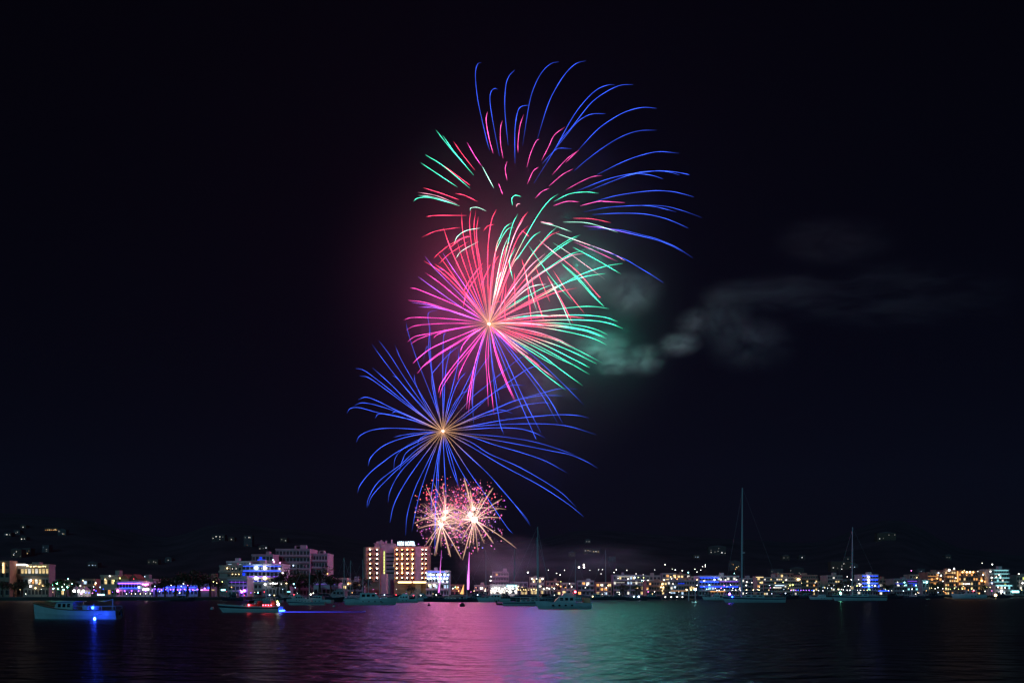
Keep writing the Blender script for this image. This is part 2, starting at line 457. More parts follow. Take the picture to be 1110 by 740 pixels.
LOW = """
b 376,447.8 380,442.4 390.3,441.8 410.5,447.2 451,456
b 383.5,439.7 393,436.4 410.5,439.7 437.6,449
b 388.2,433 397,430.3 410.5,435 430.8,445
b 406.5,453.2 410.5,448.5 422.7,449.2 444.3,454.6
b 424,448.5 429.5,445.8 440,449
b 385.5,399.2 394.3,401.2 410.5,412.7 437.6,434.3
b 389.6,407.3 399.7,409.3 417.3,421.5 440.3,438.4
b 403.8,398.5 424,416.8 451,443.8
b 403,372.8 417.3,392.4 437.6,418 464.6,447.8
b 410.5,368.8 424,387 444.3,418
b 428,373.5 434.9,389.7 451,418
b 425.4,407.3 430.8,410 444.3,426.2
b 449,404.6 451,416.8 464.6,445
b 440.1,348.2 442.3,360 451,387 463.2,418 474,446
b 474.6,336 466,338 463.8,343 465.8,358 465,377 470.5,417.6
b 466.5,350 467.2,390.5 472,425.7
b 458.4,391.9 463.2,374.9 466,392 472,430
b 484,361 480.8,365.4 480,400.5 480,431
b 489.6,374.9 483.5,399.2 481.5,430
b 503,371.6 488,382.4 474.6,397.3 467.8,409.5 473,440
b 497.6,377 496.2,394.6 489.5,423 485.4,437.8
b 505.7,402.7 497.6,412.2 489.5,431
b 511.8,424.3 504.3,424.3 497.6,429.7 489.5,443
b 523,363 513.8,397.3 490.8,444.6
b 536,378.4 519.2,401.4 500,432
b 569.7,384.9 560.3,390.3 543.8,404 527.6,417.6 510,432.4
b 591.4,393 573.8,399 565.4,404 530.3,429 510,443.9
b 570.8,417.6 554.6,417.6 537,424.3 510,447.3
b 626.2,421.6 607.3,421 585.7,426.4 558.6,433.8 537,442.6 510,454
b 612.7,429 597.8,428.4 583,429 558,434.5 530,446
b 598,437.2 588.4,436.2 566.8,439.2 547.8,445.3 520,452
b 556,448 546.5,444.6 535.7,444.6 515,452
b 638.4,452.7 624.9,450 604.6,449.3 577.6,451.4 543.8,455.4 510,461.5
b 646.5,471 618,462.2 591,459.2 550.5,459.5 514,462
b 591,474.3 577.6,468.2 561.4,464.2 537,463.5 516.8,464.6
b 624.9,493.2 611.4,488.5 591,481.8 570.8,477 543.8,473 510,470.3
b 647.8,507.2 635.7,500 618,492.6 597.8,488.5 564,481.8 534.3,476.4
b 615.4,512.6 591,499.3 564,489.9 535.7,481.8 510,473
b 624.9,549.7 604.6,530.8 564,506.5 530.3,491.6 510,478.8
b 633,559.9 615.4,545.7 584.3,525.4 543.8,503.8 510,483.5
b 574.9,569.3 557.3,545.7 530.3,514.6 510,495.7
b 574,567 566.8,556.5 545,532 527.6,511.9
b 556,578 547.8,568.6 523.5,532.2 510,513.2
b 399,505 402.4,494.9 417.3,482 444.3,472.6
b 386.2,479.3 390.3,471.9 403.8,465.8 424,463.8 451,465
b 426,473.9 437.6,471.2 457.8,468.5
b 387.6,533.8 390.3,525.7 401,512.2 416,500 430.8,489.5 457.8,476
b 397.7,550 399.7,539.2 410.5,521.6 434.9,502.7 451,488
b 399,548 403.8,536.5 420,519 437.6,502.7
b 420.7,544 422.7,532.4 430.8,516.2 444.3,500
b 422.7,566.2 426.8,547.3 437.6,525.7 455,500
b 439.6,579.7 441.6,556.8 449.7,529.7 463.2,501.4
b 446.4,575.7 451,551.4 456.5,529.7 466.6,500
b 467.3,559.5 468,533.8 472.7,502.7
b 471.4,600 472,554 474.7,500
b 473.5,548 475,525 476,500
b 483.5,539.2 481.5,500
b 497.7,528.4 487.6,501.4
b 497,526 490.3,500
b 510.5,528.4 494.3,500
b 426.8,511 428.1,497.6 434.9,488 451,477.5
b 432.8,509.7 436.2,499 444.3,487
b 453,481.4 454.5,476 464.6,469.9
"""
burst('tall blue, pink and green firework shell bursting highest of all, without a bright core', (553,214), TOP, 205, False, corer=0, wid=.92,
      firelight=[(640,160,BL,1),(700,220,BL,1),(575,120,BL,.8),(560,175,PK,1),(485,212,RD,1.2),(470,160,GR,.6),(640,285,GR,1.1),(615,250,GR,1.0)])  # spots of the lamps added between the trails
r3 = random.Random(21)
while len(MID.strip().splitlines()) < 98:                       # finer overlapping lines of the same shell
    a = r3.uniform(-2.9, 0.7); L = r3.uniform(60, 118); cc = 'r' if a < -1.4 else r3.choice(['rg','rg','k'])
    ex, ey = 530+math.cos(a)*L*1.05, 351+math.sin(a)*L + 6
    MID += '%s %.1f,%.1f %.1f,%.1f %.1f,%.1f\n' % (cc, ex, ey, 530+(ex-530)*.72, 351+(ey-351)*.78-2, 530+(ex-530)*.35, 351+(ey-351)*.40-2)
burst('red, magenta and green firework burst around a golden core in the middle of the column', (530,351), MID, 140, True,
      firelight=[(508,285,RD,2.5),(470,345,PK,1.2),(500,405,MG,1.2),(540,300,RD,2.4),(662,360,GR,1.0),(605,300,PK,.5),(625,300,GR,.8),(640,392,GR,1.0),(676,372,GR,.7),(532,353,PK,2.6)])
burst('deep blue firework burst with golden core just above the crackling low ones', (480,467), LOW, 165, True, wid=0.82,
      firelight=[(425,430,BL,.35),(560,455,BL,1),(590,515,BL,1),(425,520,BL,.35),(482,469,WM,.3)])

def crackle(label, centre, cores, streaks, seed, n_sp, tail, red_top):
    root = thing('crackling_firework', label, 'firework', P(centre[0], centre[1], FY), 0, 'crackling fireworks low over the harbour')
    inv = root.location.copy(); r2 = random.Random(seed)
    extra = []
    for k in range(60):
        a = r2.uniform(0, 2*math.pi); L = 6 + 30*r2.random()**1.6
        c = cores[k % len(cores)]
        extra.append((c[0] + math.cos(a)*L, c[1] + math.sin(a)*L + 2, r2.uniform(0.3, 0.8), k % len(cores)))
    for q in [s + (0,) for s in streaks] + extra:
        ex, ey, wd, k = q
        c = cores[k]; b = MB(); dy = r2.uniform(-12, 12); pts = []; rad = []; cols = []
        for i in range(8):
            t = i / 7
            pts.append(P(c[0] + (ex-c[0])*t, c[1] + (ey-c[1])*t - 1.5*math.sin(math.pi*t), FY + dy*t) - inv)
            rad.append((0.08 + 0.24*wd*t) if t < 0.9 else 0.10*wd)
            cc = Vector(FC['W']).lerp(Vector(FC['y']), min(1, t*1.6)) * (1.3 - 0.85*t) * (0.6 + 0.5*wd)
            cols += [tuple(cc)] * 4
        b.tube(pts, rad, 4); b.col = cols; b.build('streak', M_fire, root)
    added_firelight(root, [(centre[0]-6, centre[1]+4, PK, .45), (centre[0]+5, centre[1]-4, WM, .16)], 30, centre)
    for i, c in enumerate(cores):
        b = MB(); b.ball(P(c[0], c[1], FY) - inv, c[2], 8, 6); b.build('core', glow('crackle core', (9,6.2,4.6), 1), root)
    b = MB()
    for k in range(n_sp):
        a = r2.gauss(-1.5, 1.1) if r2.random() < .45 else r2.uniform(0, 2*math.pi); L = 42 * math.sqrt(r2.uniform(0.03, 1)) * r2.choice([.6,.8,.9,1,1.08])
        x = centre[0] + math.cos(a)*L*0.82; y = centre[1] + math.sin(a)*L + 1
        top = y < centre[1] - 12
        c = r2.choice([(2.2,0.2,0.5),(2.4,0.35,0.45)]) if (top and r2.random() < red_top) else r2.choice([(1.9,0.25,0.9),(1.4,0.3,1.2),(1.6,0.5,0.9),(0.8,0.3,1.2),(2.0,0.7,0.9)])
        m0 = len(b.v); b.ball(P(x, y, FY + r2.uniform(-16,16)) - inv, r2.choice([.12,.15,.18,.22,.3,.4]), 4, 2)
        b.col += [tuple(v * r2.uniform(0.5, 1.3) for v in c)] * (len(b.v) - m0)
    tag(b.build('crackle_spark', M_fire, root), kind='stuff')
    b = MB(); pts = []; rad = []; cols = []
    for i in range(16):
        t = i / 15
        x = tail[0][0] + (tail[1][0]-tail[0][0])*t + (r2.uniform(-.35,.35) if tail[2] < 0.5 else 0); y = tail[0][1] + (tail[1][1]-tail[0][1])*t
        pts.append(P(x, y, FY) - inv); rad.append(tail[2] * (0.25 + 0.8*min(1, t*1.25)**1.5))
        cols += [tuple(Vector((2.0,0.42,1.9)) * (0.5 + 0.9*t))] * 5
    b.tube(pts, rad, 5); b.col = cols; b.build('rising_tail', M_fire, root)
    return root
crackle('golden crackling firework with pink sparks on a thin violet tail, left of the pair', (481,560),
        [(478.2,568.5,1.0),(481,561.5,1.0),(483.3,554.5,0.95)],
        [(464.7,593.5,.7),(470.7,602,.75),(488.5,603,1.3),(499.9,604.9,1.0),(462.6,569.7,.7),(475,588,.8),(462,526.2,.8),(449,559.7,.4),(453.4,552,.4),(456.6,545.7,.4),(484,535,.8),(493,545,.7)], 5, 560, ((478.5,596),(475.6,645),0.24), 0.8)
crackle('brighter golden crackling firework over a thick violet tail, right of the pair', (513,560),
        [(514,563,1.7),(509.5,557.5,1.2),(513,551,1.0)],
        [(501.5,606.5,1.0),(535,588.6,1.2),(508.5,593.5,1.1),(500,586,.9),(491,574,.9),(544.2,540.3,.9),(534.5,528.4,1.1),(541.5,560.8,.9),(503,517.6,1.4),(509.6,531.6,1.5),(560,594,.7),(541,551,.8),(523.6,538,1.0),(486,548,1.0),(488,556,1.0),(484,566,.7),(513,590,1.0)], 9, 560, ((508.8,598),(507,638.5),0.62), 0.5)

# ------------------------------------------------------------------ smoke
def smoke(label, px, py, Y, rx, ry, rdepth, dens, nscale=2.2, lo=0.42, hi=0.75, albedo=(0.85,0.85,0.85), tilt=0):
    b = MB(); b.ball((0,0,0), 1.0, 24, 14)
    k = Y / F
    m = bpy.data.materials.new('smoke'); m.use_nodes = True
    t = m.node_tree; t.nodes.remove(t.nodes['Principled BSDF'])
    pv = t.nodes.new('ShaderNodeVolumePrincipled'); pv.inputs['Color'].default_value = albedo + (1,)
    pv.inputs['Density'].default_value = 0
    tc = t.nodes.new('ShaderNodeTexCoord'); ln = t.nodes.new('ShaderNodeVectorMath'); ln.operation = 'LENGTH'
    t.links.new(tc.outputs['Object'], ln.inputs[0])
    mr = t.nodes.new('ShaderNodeMapRange'); mr.interpolation_type = 'SMOOTHSTEP'
    mr.inputs['From Min'].default_value = 0.98; mr.inputs['From Max'].default_value = 0.1
    t.links.new(ln.outputs['Value'], mr.inputs['Value'])
    mp = t.nodes.new('ShaderNodeMapping'); mp.inputs['Location'].default_value = (px * 0.37, py * 0.21, 0)
    t.links.new(tc.outputs['Object'], mp.inputs['Vector'])
    n = t.nodes.new('ShaderNodeTexNoise'); n.inputs['Scale'].default_value = nscale; n.inputs['Detail'].default_value = 3; n.inputs['Distortion'].default_value = 0.7
    t.links.new(mp.outputs[0], n.inputs['Vector'])
    m2 = t.nodes.new('ShaderNodeMapRange'); m2.inputs['From Min'].default_value = lo; m2.inputs['From Max'].default_value = hi
    t.links.new(n.outputs['Fac'], m2.inputs['Value'])
    mu = t.nodes.new('ShaderNodeMath'); mu.operation = 'MULTIPLY'; t.links.new(mr.outputs[0], mu.inputs[0]); t.links.new(m2.outputs[0], mu.inputs[1])
    mv = t.nodes.new('ShaderNodeMath'); mv.operation = 'MULTIPLY'; mv.inputs[1].default_value = dens; t.links.new(mu.outputs[0], mv.inputs[0])
    t.links.new(mv.outputs[0], pv.inputs['Density'])
    t.links.new(pv.outputs[0], t.nodes['Material Output'].inputs['Volume'])
    o = b.build('smoke', m); o.location = P(px, py, Y); o.scale = (rx * k, rdepth, ry * k); o.rotation_euler = (0, R(tilt), 0)
    return tag(o, label, kind='stuff')
smoke('thin smoke hanging around the bursts', 548, 330, 435, 230, 240, 75, 0.0012, 1.3, 0.05, 0.7)
for px, py, rx, ry, dn, lo, lab in [(654,377,24,15,.045,.40,'teal green smoke puff touching the tips of the middle burst'), (668,396,17,10,.042,.42,'teal smoke puff low in the chain right of the middle burst'),
    (699,390,17,15,.046,.42,'lumpy teal smoke puff in the middle of the chain'), (688,318,24,24,.030,.42,'pale slanting smoke puff beside the highest burst'), (737,373,18,11,.06,.38,'bright round smoke puff drifting right of the chain'),
    (752,350,16,13,.03,.42,'pinkish smoke wisp above the bright round puff'), (785,345,26,30,.026,.44,'pinkish curling smoke wisp further right'), (815,372,36,28,.03,.46,'dim smoke swirl right of the pinkish wisp'),
    (840,318,60,16,.022,.44,'thin smoke streak under the upper right haze'), (905,262,50,24,.016,.44,'faint high smoke patch at upper right'), (640,300,30,30,.02,.36,'green lit smoke inside the right edge of the middle burst')]:
    smoke(lab, px, py, 452, rx*1.7, ry*1.4, 16, dn * 0.85, 2.0, lo - .09, 0.84, tilt=-20 if py == 318 and px < 700 else 0)
smoke('faint smoke streaks drifted far right', 960, 320, 460, 190, 44, 30, 0.013, 3.2, 0.46, 0.8)
smoke('glowing smoke around the low crackling bursts', 497, 560, 434, 54, 48, 18, 0.018, 2.0, 0.25, 0.75)
smoke('pinkish smoke between the blue trails', 585, 425, 455, 46, 38, 16, 0.02, 2.4, 0.44, 0.74)
smoke('violet smoke rising from the launch site', 548, 612, 440, 66, 38, 24, 0.032, 1.5, 0.3, 0.75)
smoke('low smoke drifting along the harbour', 650, 612, 450, 105, 28, 24, 0.020, 1.8, 0.36, 0.75)
smoke('denser smoke glowing red and green inside the middle burst', 540, 325, 432, 125, 125, 48, 0.0030, 1.6, 0.1, 0.75)
def haze():
    b = MB(); b.box(-5900, 5900, -290, 5900, -4, 900)
    m = bpy.data.materials.new('night haze'); m.use_nodes = True; t = m.node_tree; t.nodes.remove(t.nodes['Principled BSDF'])
    pv = t.nodes.new('ShaderNodeVolumePrincipled'); pv.inputs['Color'].default_value = (0.85,0.5,0.9,1); pv.inputs['Density'].default_value = 0.000028
    t.links.new(pv.outputs[0], t.nodes['Material Output'].inputs['Volume'])
    tag(b.build('haze', m), kind='stuff')
haze()
# ------------------------------------------------------------------ building kit
GLOWC = {'w': (1.0,0.93,0.82), 'y': (1.0,0.72,0.32), 'o': (1.0,0.45,0.13), 'c': (0.35,0.95,1.0), 'b': (0.012,0.05,1.0), 'v': (0.30,0.08,1.0),
         'k': (1.0,0.22,0.75), 'r': (1.0,0.06,0.10), 'g': (0.15,1.0,0.55), 'B': (0.55,0.75,1.0), 'W': (1.0,0.98,0.95), 'Y': (0.85,0.95,0.25)}
def lampm(c, s): return glow('light %s %g' % (c, s), GLOWC[c], s)
M_cream = mat('cream render', (0.42,0.36,0.30), 0.85, 0, 0.2, 0.3)
M_white = mat('white render', (0.62,0.60,0.58), 0.85, 0, 0.15, 0.3)
M_pinkw = mat('pinkish white render', (0.42,0.33,0.34), 0.85, 0, 0.18, 0.3)
M_terra = mat('terracotta render', (0.40,0.23,0.16), 0.85, 0, 0.2, 0.3)
M_grey = mat('grey render', (0.30,0.29,0.30), 0.85, 0, 0.25, 0.3)
M_roof = mat('flat roof felt', (0.12,0.11,0.11), 0.9, 0, 0.3, 0.3)
M_tile = mat('roof tile', (0.30,0.13,0.08), 0.85, 0, 0.3, 1.2)
M_frame = mat('window frame', (0.25,0.24,0.23), 0.5, 0, 0.1, 1)
M_metal = mat('painted pole', (0.10,0.10,0.11), 0.5, 0.4, 0.2, 1)
def glassm():
    m = bpy.data.materials.new('dark window glass'); m.use_nodes = True
    b = m.node_tree.nodes['Principled BSDF']; b.inputs['Base Color'].default_value = (0.015,0.018,0.022,1); b.inputs['Roughness'].default_value = 0.08
    return m
M_glass = glassm()
def litpane(c, s):
    """a lit room behind glass: brighter and darker patches of curtain and lamp"""
    nm = 'lit window %s %g' % (c, s)
    if nm in MATS: return MATS[nm]
    m = bpy.data.materials.new(nm); m.use_nodes = True; t = m.node_tree; t.nodes.remove(t.nodes['Principled BSDF'])
    e = t.nodes.new('ShaderNodeEmission'); e.inputs[0].default_value = GLOWC[c] + (1,)
    tc = t.nodes.new('ShaderNodeTexCoord'); n = t.nodes.new('ShaderNodeTexNoise'); n.inputs['Scale'].default_value = 1.1
    t.links.new(tc.outputs['Object'], n.inputs['Vector'])
    mr = t.nodes.new('ShaderNodeMapRange'); mr.inputs['From Min'].default_value = 0.35; mr.inputs['From Max'].default_value = 0.65
    mr.inputs['To Min'].default_value = 0.35*s; mr.inputs['To Max'].default_value = 1.3*s
    t.links.new(n.outputs['Fac'], mr.inputs['Value']); t.links.new(mr.outputs[0], e.inputs[1])
    t.links.new(e.outputs[0], t.nodes['Material Output'].inputs[0]); m.cycles.emission_sampling = 'FRONT'
    MATS[nm] = m; return m

def building(name, label, cat, x0, x1, top, Y, depth, floors, bays, wall, lit=(), lamps=(), strips=(), balcony=True, win=None, roofbits=1, group=None, lit_s=1.6, skip=(), base=1.2):
    """pixel extents give the real size at distance Y; children: wall, parapet, slabs, windows, lamps"""
    xa, xb, zt = X(x0, Y), X(x1, Y), Z(top, Y)
    root = thing(name, label, cat, ((xa+xb)/2, Y, base), 0, group)
    W, H = xb - xa, zt - base; hw = W/2
    MB().box(-hw, hw, 0, depth, -1, H).build('wall', wall, root)
    b = MB()
    for q in ((-hw-.15, hw+.15, -.25, .05), (-hw-.15, hw+.15, depth-.05, depth+.25)): b.box(q[0], q[1], q[2], q[3], H-.25, H+.55)
    b.box(-hw-.15, -hw+.12, .052, depth-.052, H-.25, H+.55); b.box(hw-.12, hw+.15, .052, depth-.052, H-.25, H+.55)
    b.build('parapet', wall, root)
    r2 = random.Random(int(x0*7+top))
    for k in range(roofbits):
        bx = r2.uniform(-hw*.7, hw*.5); bw = min(hw*.5, r2.uniform(1.5, 3.5))
        bb = MB().box(bx, bx+bw, depth*.3, depth*.3+3, H-.02, H+r2.uniform(1.5, 2.8)); bb.build('roof_hut', wall, root)
    fh = H/floors; bw = W/bays
    wd, ws = min(bw*.62, 2.6), min(fh*.56, 2.0)
    wb = MB(); wb.cur = 0; wb.box(-wd/2-.12, wd/2+.12, -.07, .1, -.12, 0); wb.box(-wd/2-.12, wd/2+.12, -.07, .1, ws, ws+.12)
    for q in (-wd/2-.12, -.05, wd/2): wb.box(q, q+(.12 if q != -.05 else .1), -.069, .1, .0005, ws-.0005)
    frame_me = None; panes = {}
    for f in range(floors):
        for q in range(bays):
            if (f, q) in skip: continue
            loc = (-hw + bw*(q+.5), 0, fh*f + fh*.22)
            if frame_me is None: fo = wb.build('window', M_frame, root); frame_me = fo.data
            else: fo = link('window', frame_me, root)
            fo.location = loc
            c = dict((l[:2], l[2]) for l in lit).get((f, q))
            if c not in panes:
                po = MB().box(-wd/2, wd/2, -.03, .05, 0, ws).build('pane', litpane(c, lit_s) if c else M_glass, fo); panes[c] = po.data
            else: link('pane', panes[c], fo)
        if balcony and f:
            b = MB(); b.box(-hw-.1, hw+.1, -1.3, -.001, fh*f-.12, fh*f+.06); b.box(-hw-.1, hw+.1, -1.3, -1.22, fh*f+.061, fh*f+.85)
            b.build('balcony', wall, root)
    for (px, py, c, r, s) in lamps:
        b = MB(); b.ball((X(px,Y-1.6)-root.location.x, -1.6, Z(py,Y-1.6)-base), r, 6, 4); b.build('lamp', lampm(c, s), root)
    for (px0, px1, py, c, h, s, dy) in strips:
        b = MB(); b.box(X(px0,Y-dy)-root.location.x, X(px1,Y-dy)-root.location.x, -dy-.12, -dy+.0, Z(py,Y-dy)-base-h/2, Z(py,Y-dy)-base+h/2)
        b.build('light_strip', lampm(c, s), root)
    return root

# ------------------------------------------------------------------ the twin-tower hotel with its sign
def hotel():
    Y = 458; base = 1.2
    root = thing('hotel', 'tall orange-lit hotel of two towers with rows of glowing balconies and a roof sign', 'hotel', (X(430,Y), Y, base))
    lx = lambda p: X(p, Y) - root.location.x
    lz = lambda p: Z(p, Y) - base
    D = 15
    # right tower, left tower, recessed core
    MB().box(lx(427), lx(464), 0, D, -1, lz(592)).build('right_tower', M_terra, root)
    MB().box(lx(396), lx(411.5), 1, D, -1, lz(592.5)).build('left_tower', M_terra, root)
    MB().box(lx(411.6), lx(426.9), 5, D+4, -1, lz(590)).build('stair_core', M_pinkw, root)
    MB().box(lx(450.6), lx(456.6), -1.7, -.002, -1, lz(592)).build('blank_wall', M_pinkw, root)
    # rounded end of the left tower
    b = MB(); c = (lx(397.5), 5.2); ring = [(c[0]-math.sin(a)*5.0*.55, c[1]-math.cos(a)*6) for a in [math.pi*k/10 for k in range(11)]]
    b.rings([[Vector((x, y, z)) for x, y in ring] for z in (-1, lz(592.6))]); b.build('rounded_end', M_terra, root)
    b = MB(); b.box(lx(404), lx(426), 6, D, lz(592.4)+.01, lz(588.4)); b.box(lx(403), lx(425.5), 5.4, D+.5, lz(588.39), lz(587.9)); b.box(lx(405.5), lx(413), 7, D-1, lz(587.89), lz(585.6))
    for p, t in ((415.3,584.6),(421.6,583.4),(410,584.2)): b.box(lx(p), lx(p)+.9, 8, 9, lz(587.88), lz(t))
    b.build('roof_plant', M_pinkw, root)
    fl = [595.3,600.4,605.5,610.6,615.7,620.8,626.0]
    groups = [([430.5,436.1,441.6,447.2], 427.6, 450.4, 0), ([457.9,461.7], 456.8, 463.8, 0), ([401.0], 397.5, 404.4, 1), ([408.6], 405, 411.3, 1)]
    bal = {}
    for xs, xa, xb, yy in groups:
        n = len(xs); wdt = (lx(xb)-lx(xa))/n
        for i in range(n):
            x0 = lx(xa)+wdt*i
            for k, py in enumerate(fl):
                zc = lz(py); zf = zc-2.15
                key = round(wdt, 3)
                if key not in bal:
                    b = MB(); b.box(.02, wdt-.02, -1.7, 0, -.16, .02); b.box(.02, wdt-.02, -1.7, -1.6, .021, .75); b.box(.02, .18, -1.7, 0, .751, 2.5); b.box(wdt-.18, wdt-.02, -1.7, 0, .751, 2.5)
                    o = b.build('balcony', M_terra, root)
                    b = MB(); b.cur = 0; b.box(wdt*.2, wdt*.8, -.06, .05, .1, 2.1); g = b.build('balcony_door', M_glass, o); bal[key] = (o.data, g.data)
                else:
                    o = link('balcony', bal[key][0], root); link('balcony_door', bal[key][1], o)
                o.location = (x0, yy-.002, zf)
                x = xs[i] + rng.uniform(-.25,.25)
                r = rng.choice([.24,.26,.29]); s = rng.choice([24,30,34,40])
                if xs[i] > 456: r *= .72
                b = MB(); b.ball((lx(x), yy-.7, zc), r, 6, 4); b.build('lamp', lampm(rng.choice(['y','y','o','w']) if xs[i] != 408.6 else 'w', s), o if False else root)
    for x in (436.3, 447.2):                                            # warm stairs of light between some balconies
        for py in (603,613.2,618.3):
            MB().box(lx(x)-.12, lx(x)+.12, -1.78, -1.703, lz(py)-.8, lz(py)+.8).build('light_strip', lampm('y', 3), root)
    b = MB(); b.box(lx(414.3), lx(415.6), 4.9, 4.999, lz(621.5), lz(596.5)); b.build('stair_window', litpane('Y', 1.5), root)
    for k in range(6): MB().box(lx(417.2), lx(425.6), 4.9, 4.999, lz(600+4.2*k), lz(598.6+4.2*k)).build('corridor_window', M_glass, root)
    for q in ((425.6,607.2),(425.2,612.1)): MB().box(lx(q[0]), lx(q[0])+.5, 4.88, 4.998, lz(q[1])-.7, lz(q[1])+.7).build('lit_window', litpane('y', 2), root)
    MB().box(lx(416), lx(421.6), -9, -3, -1, lz(622)).build('entrance_block', M_pinkw, root)
    b = MB(); b.box(lx(434), lx(478), -8, -1.8, lz(630.2), lz(629.6)); b.build('terrace_canopy', M_white, root)
    for x in (436,441,445.5,452,457,462,467,472,476): MB().box(lx(x)-1.3, lx(x)+1.3, -7.8, -7.6, lz(631.6), lz(630.25)).build('canopy_light', lampm('y', 5), root)
    # rooftop sign: standing letters on a frame
    sg = thing('rooftop_sign', 'white-blue glowing rooftop letters reading NYX HOTEL on the right hotel tower', 'sign', (X(440.3,Y), Y, Z(592,Y)+.56))
    b = MB(); w2 = 18.6/F*Y/2
    for k in range(9): b.tube([(-w2+2*w2*k/8, .5, -.5), (-w2+2*w2*k/8, .5, 2.4)], .05, 4)
    b.tube([(-w2,.5,.1),(w2,.5,.1)], .05, 4); b.tube([(-w2,.5,2.2),(w2,.5,2.2)], .05, 4); b.build('sign_frame', M_metal, sg)
    for word, p0, p1 in (('NYX', 431.1, 437.7), ('HOTEL', 439.1, 449.9)):
        cu = bpy.data.curves.new('letters', 'FONT'); cu.body = word; cu.size = 1; cu.extrude = .06; cu.offset = .012
        to = bpy.data.objects.new('tmp', cu); COL.objects.link(to); bpy.context.view_layer.update()
        me = bpy.data.meshes.new_from_object(to.evaluated_get(bpy.context.evaluated_depsgraph_get()))
        bpy.data.objects.remove(to)
        xs_ = [v.co.x for v in me.vertices]; ys_ = [v.co.y for v in me.vertices]
        ax, bx = X(p0,Y)-sg.location.x, X(p1,Y)-sg.location.x; hh = 2.35
        for v in me.vertices:
            x = ax+(v.co.x-min(xs_))/(max(xs_)-min(xs_))*(bx-ax); z = (v.co.y-min(ys_))/(max(ys_)-min(ys_))*hh
            v.co = (x, .3+v.co.z*-1.5, z)
        me.materials.clear(); me.materials.append(glow('sign letters glow', (0.62,0.80,1.0), 5.0))
        link('lettering', me, sg)
hotel()

def lamps_row(x0, x1, y, c, n, r=.25, s=8, jit=.3):
    return [(x0+(x1-x0)*i/max(1,n-1)+rng.uniform(-jit,jit), y+rng.uniform(-jit,jit)*.6, c, r, s) for i in range(n)]
rl = lambda fl, ba, p, cs: [(f, q, rng.choice(cs)) for f in range(fl) for q in range(ba) if rng.random() < p]

building('hotel', 'low yellow-lit hotel at the left edge with a row of bright roof lights', 'hotel', 11, 53, 612.5, 358, 5, 3, 11, M_cream,
         [(2,0,'y'),(2,3,'y'),(2,4,'y'),(2,5,'w'),(2,6,'y'),(2,7,'w'),(2,8,'y'),(2,9,'y'),(2,10,'y'),(1,0,'w'),(1,5,'w'),(1,7,'w'),(1,8,'y'),(1,6,'o')],
         lamps_row(12,30,612,'w',13,.2,7)+lamps_row(29,49.5,613.6,'y',13,.19,6,.5)+[(33,635,'W',.4,9),(33.5,628.5,'w',.4,7),(38.5,637,'y',.35,7),(46.5,634.5,'y',.3,6),(39,628.5,'y',.3,6),(42.5,632.5,'o',.25,5)], [(12,28,611.3,'w',.35,3.5,.6)], True, lit_s=1.3)
building('stair_tower', 'square brown tower with a yellow vertical light at the far left', 'building', -6, 10.5, 608.5, 352, 5, 4, 3, M_terra, [(1,0,'y')], [(3,612,'y',.25,5)], [(2.8,4.6,615,'y',4.6,1.8,.25)], False, roofbits=0)
building('beach_house', 'low ochre-lit beach house left of the violet-lit terrace', 'house', 109, 128, 624, 375, 10, 2, 5, M_cream, [(1,1,'y'),(1,3,'y'),(0,2,'o')], [(119,624,'w',.3,6),(114,627.5,'y',.28,5),(123.5,629,'Y',.3,4),(130,626.3,'Y',.3,6)], (), False)
def gable(label, x0, x1, top, eave, Y, lampc):
    xa, xb = X(x0,Y), X(x1,Y); root = thing('pavilion', label, 'pavilion', ((xa+xb)/2, Y, 1.2)); hw = (xb-xa)/2; zt, ze = Z(top,Y)-1.2, Z(eave,Y)-1.2
    MB().box(-hw+.3, hw-.3, .3, 7, -.5, ze).build('wall', M_cream, root)
    b = MB(); b.rings([[Vector((-hw-.3,y,ze)), Vector((hw+.3,y,ze)), Vector((0,y,zt))] for y in (-.3, 7.5)]); b.build('roof', M_tile, root)
    for k in (-.5, 0, .5): MB().box(hw*k-.7, hw*k+.7, .2, .299, .4, 2.2).build('window', litpane(lampc, .7), root)
gable('small gabled pavilion beside the ochre-lit beach house', 130, 139, 622, 627, 376, 'Y')
gable('gabled pavilion above the pink end of the violet terrace', 139.5, 150, 622, 627.5, 378, 'w')
building('terrace_bar', 'long low terrace bar washed in violet light with a pink end', 'bar', 126, 166, 631, 372, 9, 2, 12, M_white, [], lamps_row(128,165,640,'v',6,.3,9)+[(127.6,640,'k',.5,14),(150.6,635.8,'B',.4,14),(157.5,633.5,'k',.5,10)],
         [(128,153,632,'v',.3,7,1.5),(154,161,633,'k',.5,7,1.5),(155,161,638.6,'W',.6,9,1.6),(130,150,637,'b',.25,6,1.5)], True, roofbits=0)
building('beach_club', 'low beach club under blue and white light on the left shore', 'club', 167, 214, 634.5, 374, 8, 1, 12, M_white, [], lamps_row(168,213,638.5,'v',12,.28,10,1.2)+lamps_row(170,212,639.5,'b',8,.3,12,1.2), [(169,213,636,'b',.3,6,1.2)], False, roofbits=0)
building('canopy_stage', 'blue boxy canopy stage at the right end of the beach club', 'stage', 215.5, 228, 629, 372, 8, 1, 2, M_grey, [], [(222,637.5,'v',.35,12),(226,636.8,'b',.3,12),(219,639,'k',.25,8)], [(216,228,629.3,'v',.2,2.2,.5),(216,228,639,'k',.3,2.2,.5)], False, roofbits=0, skip=((0,0),(0,1)))
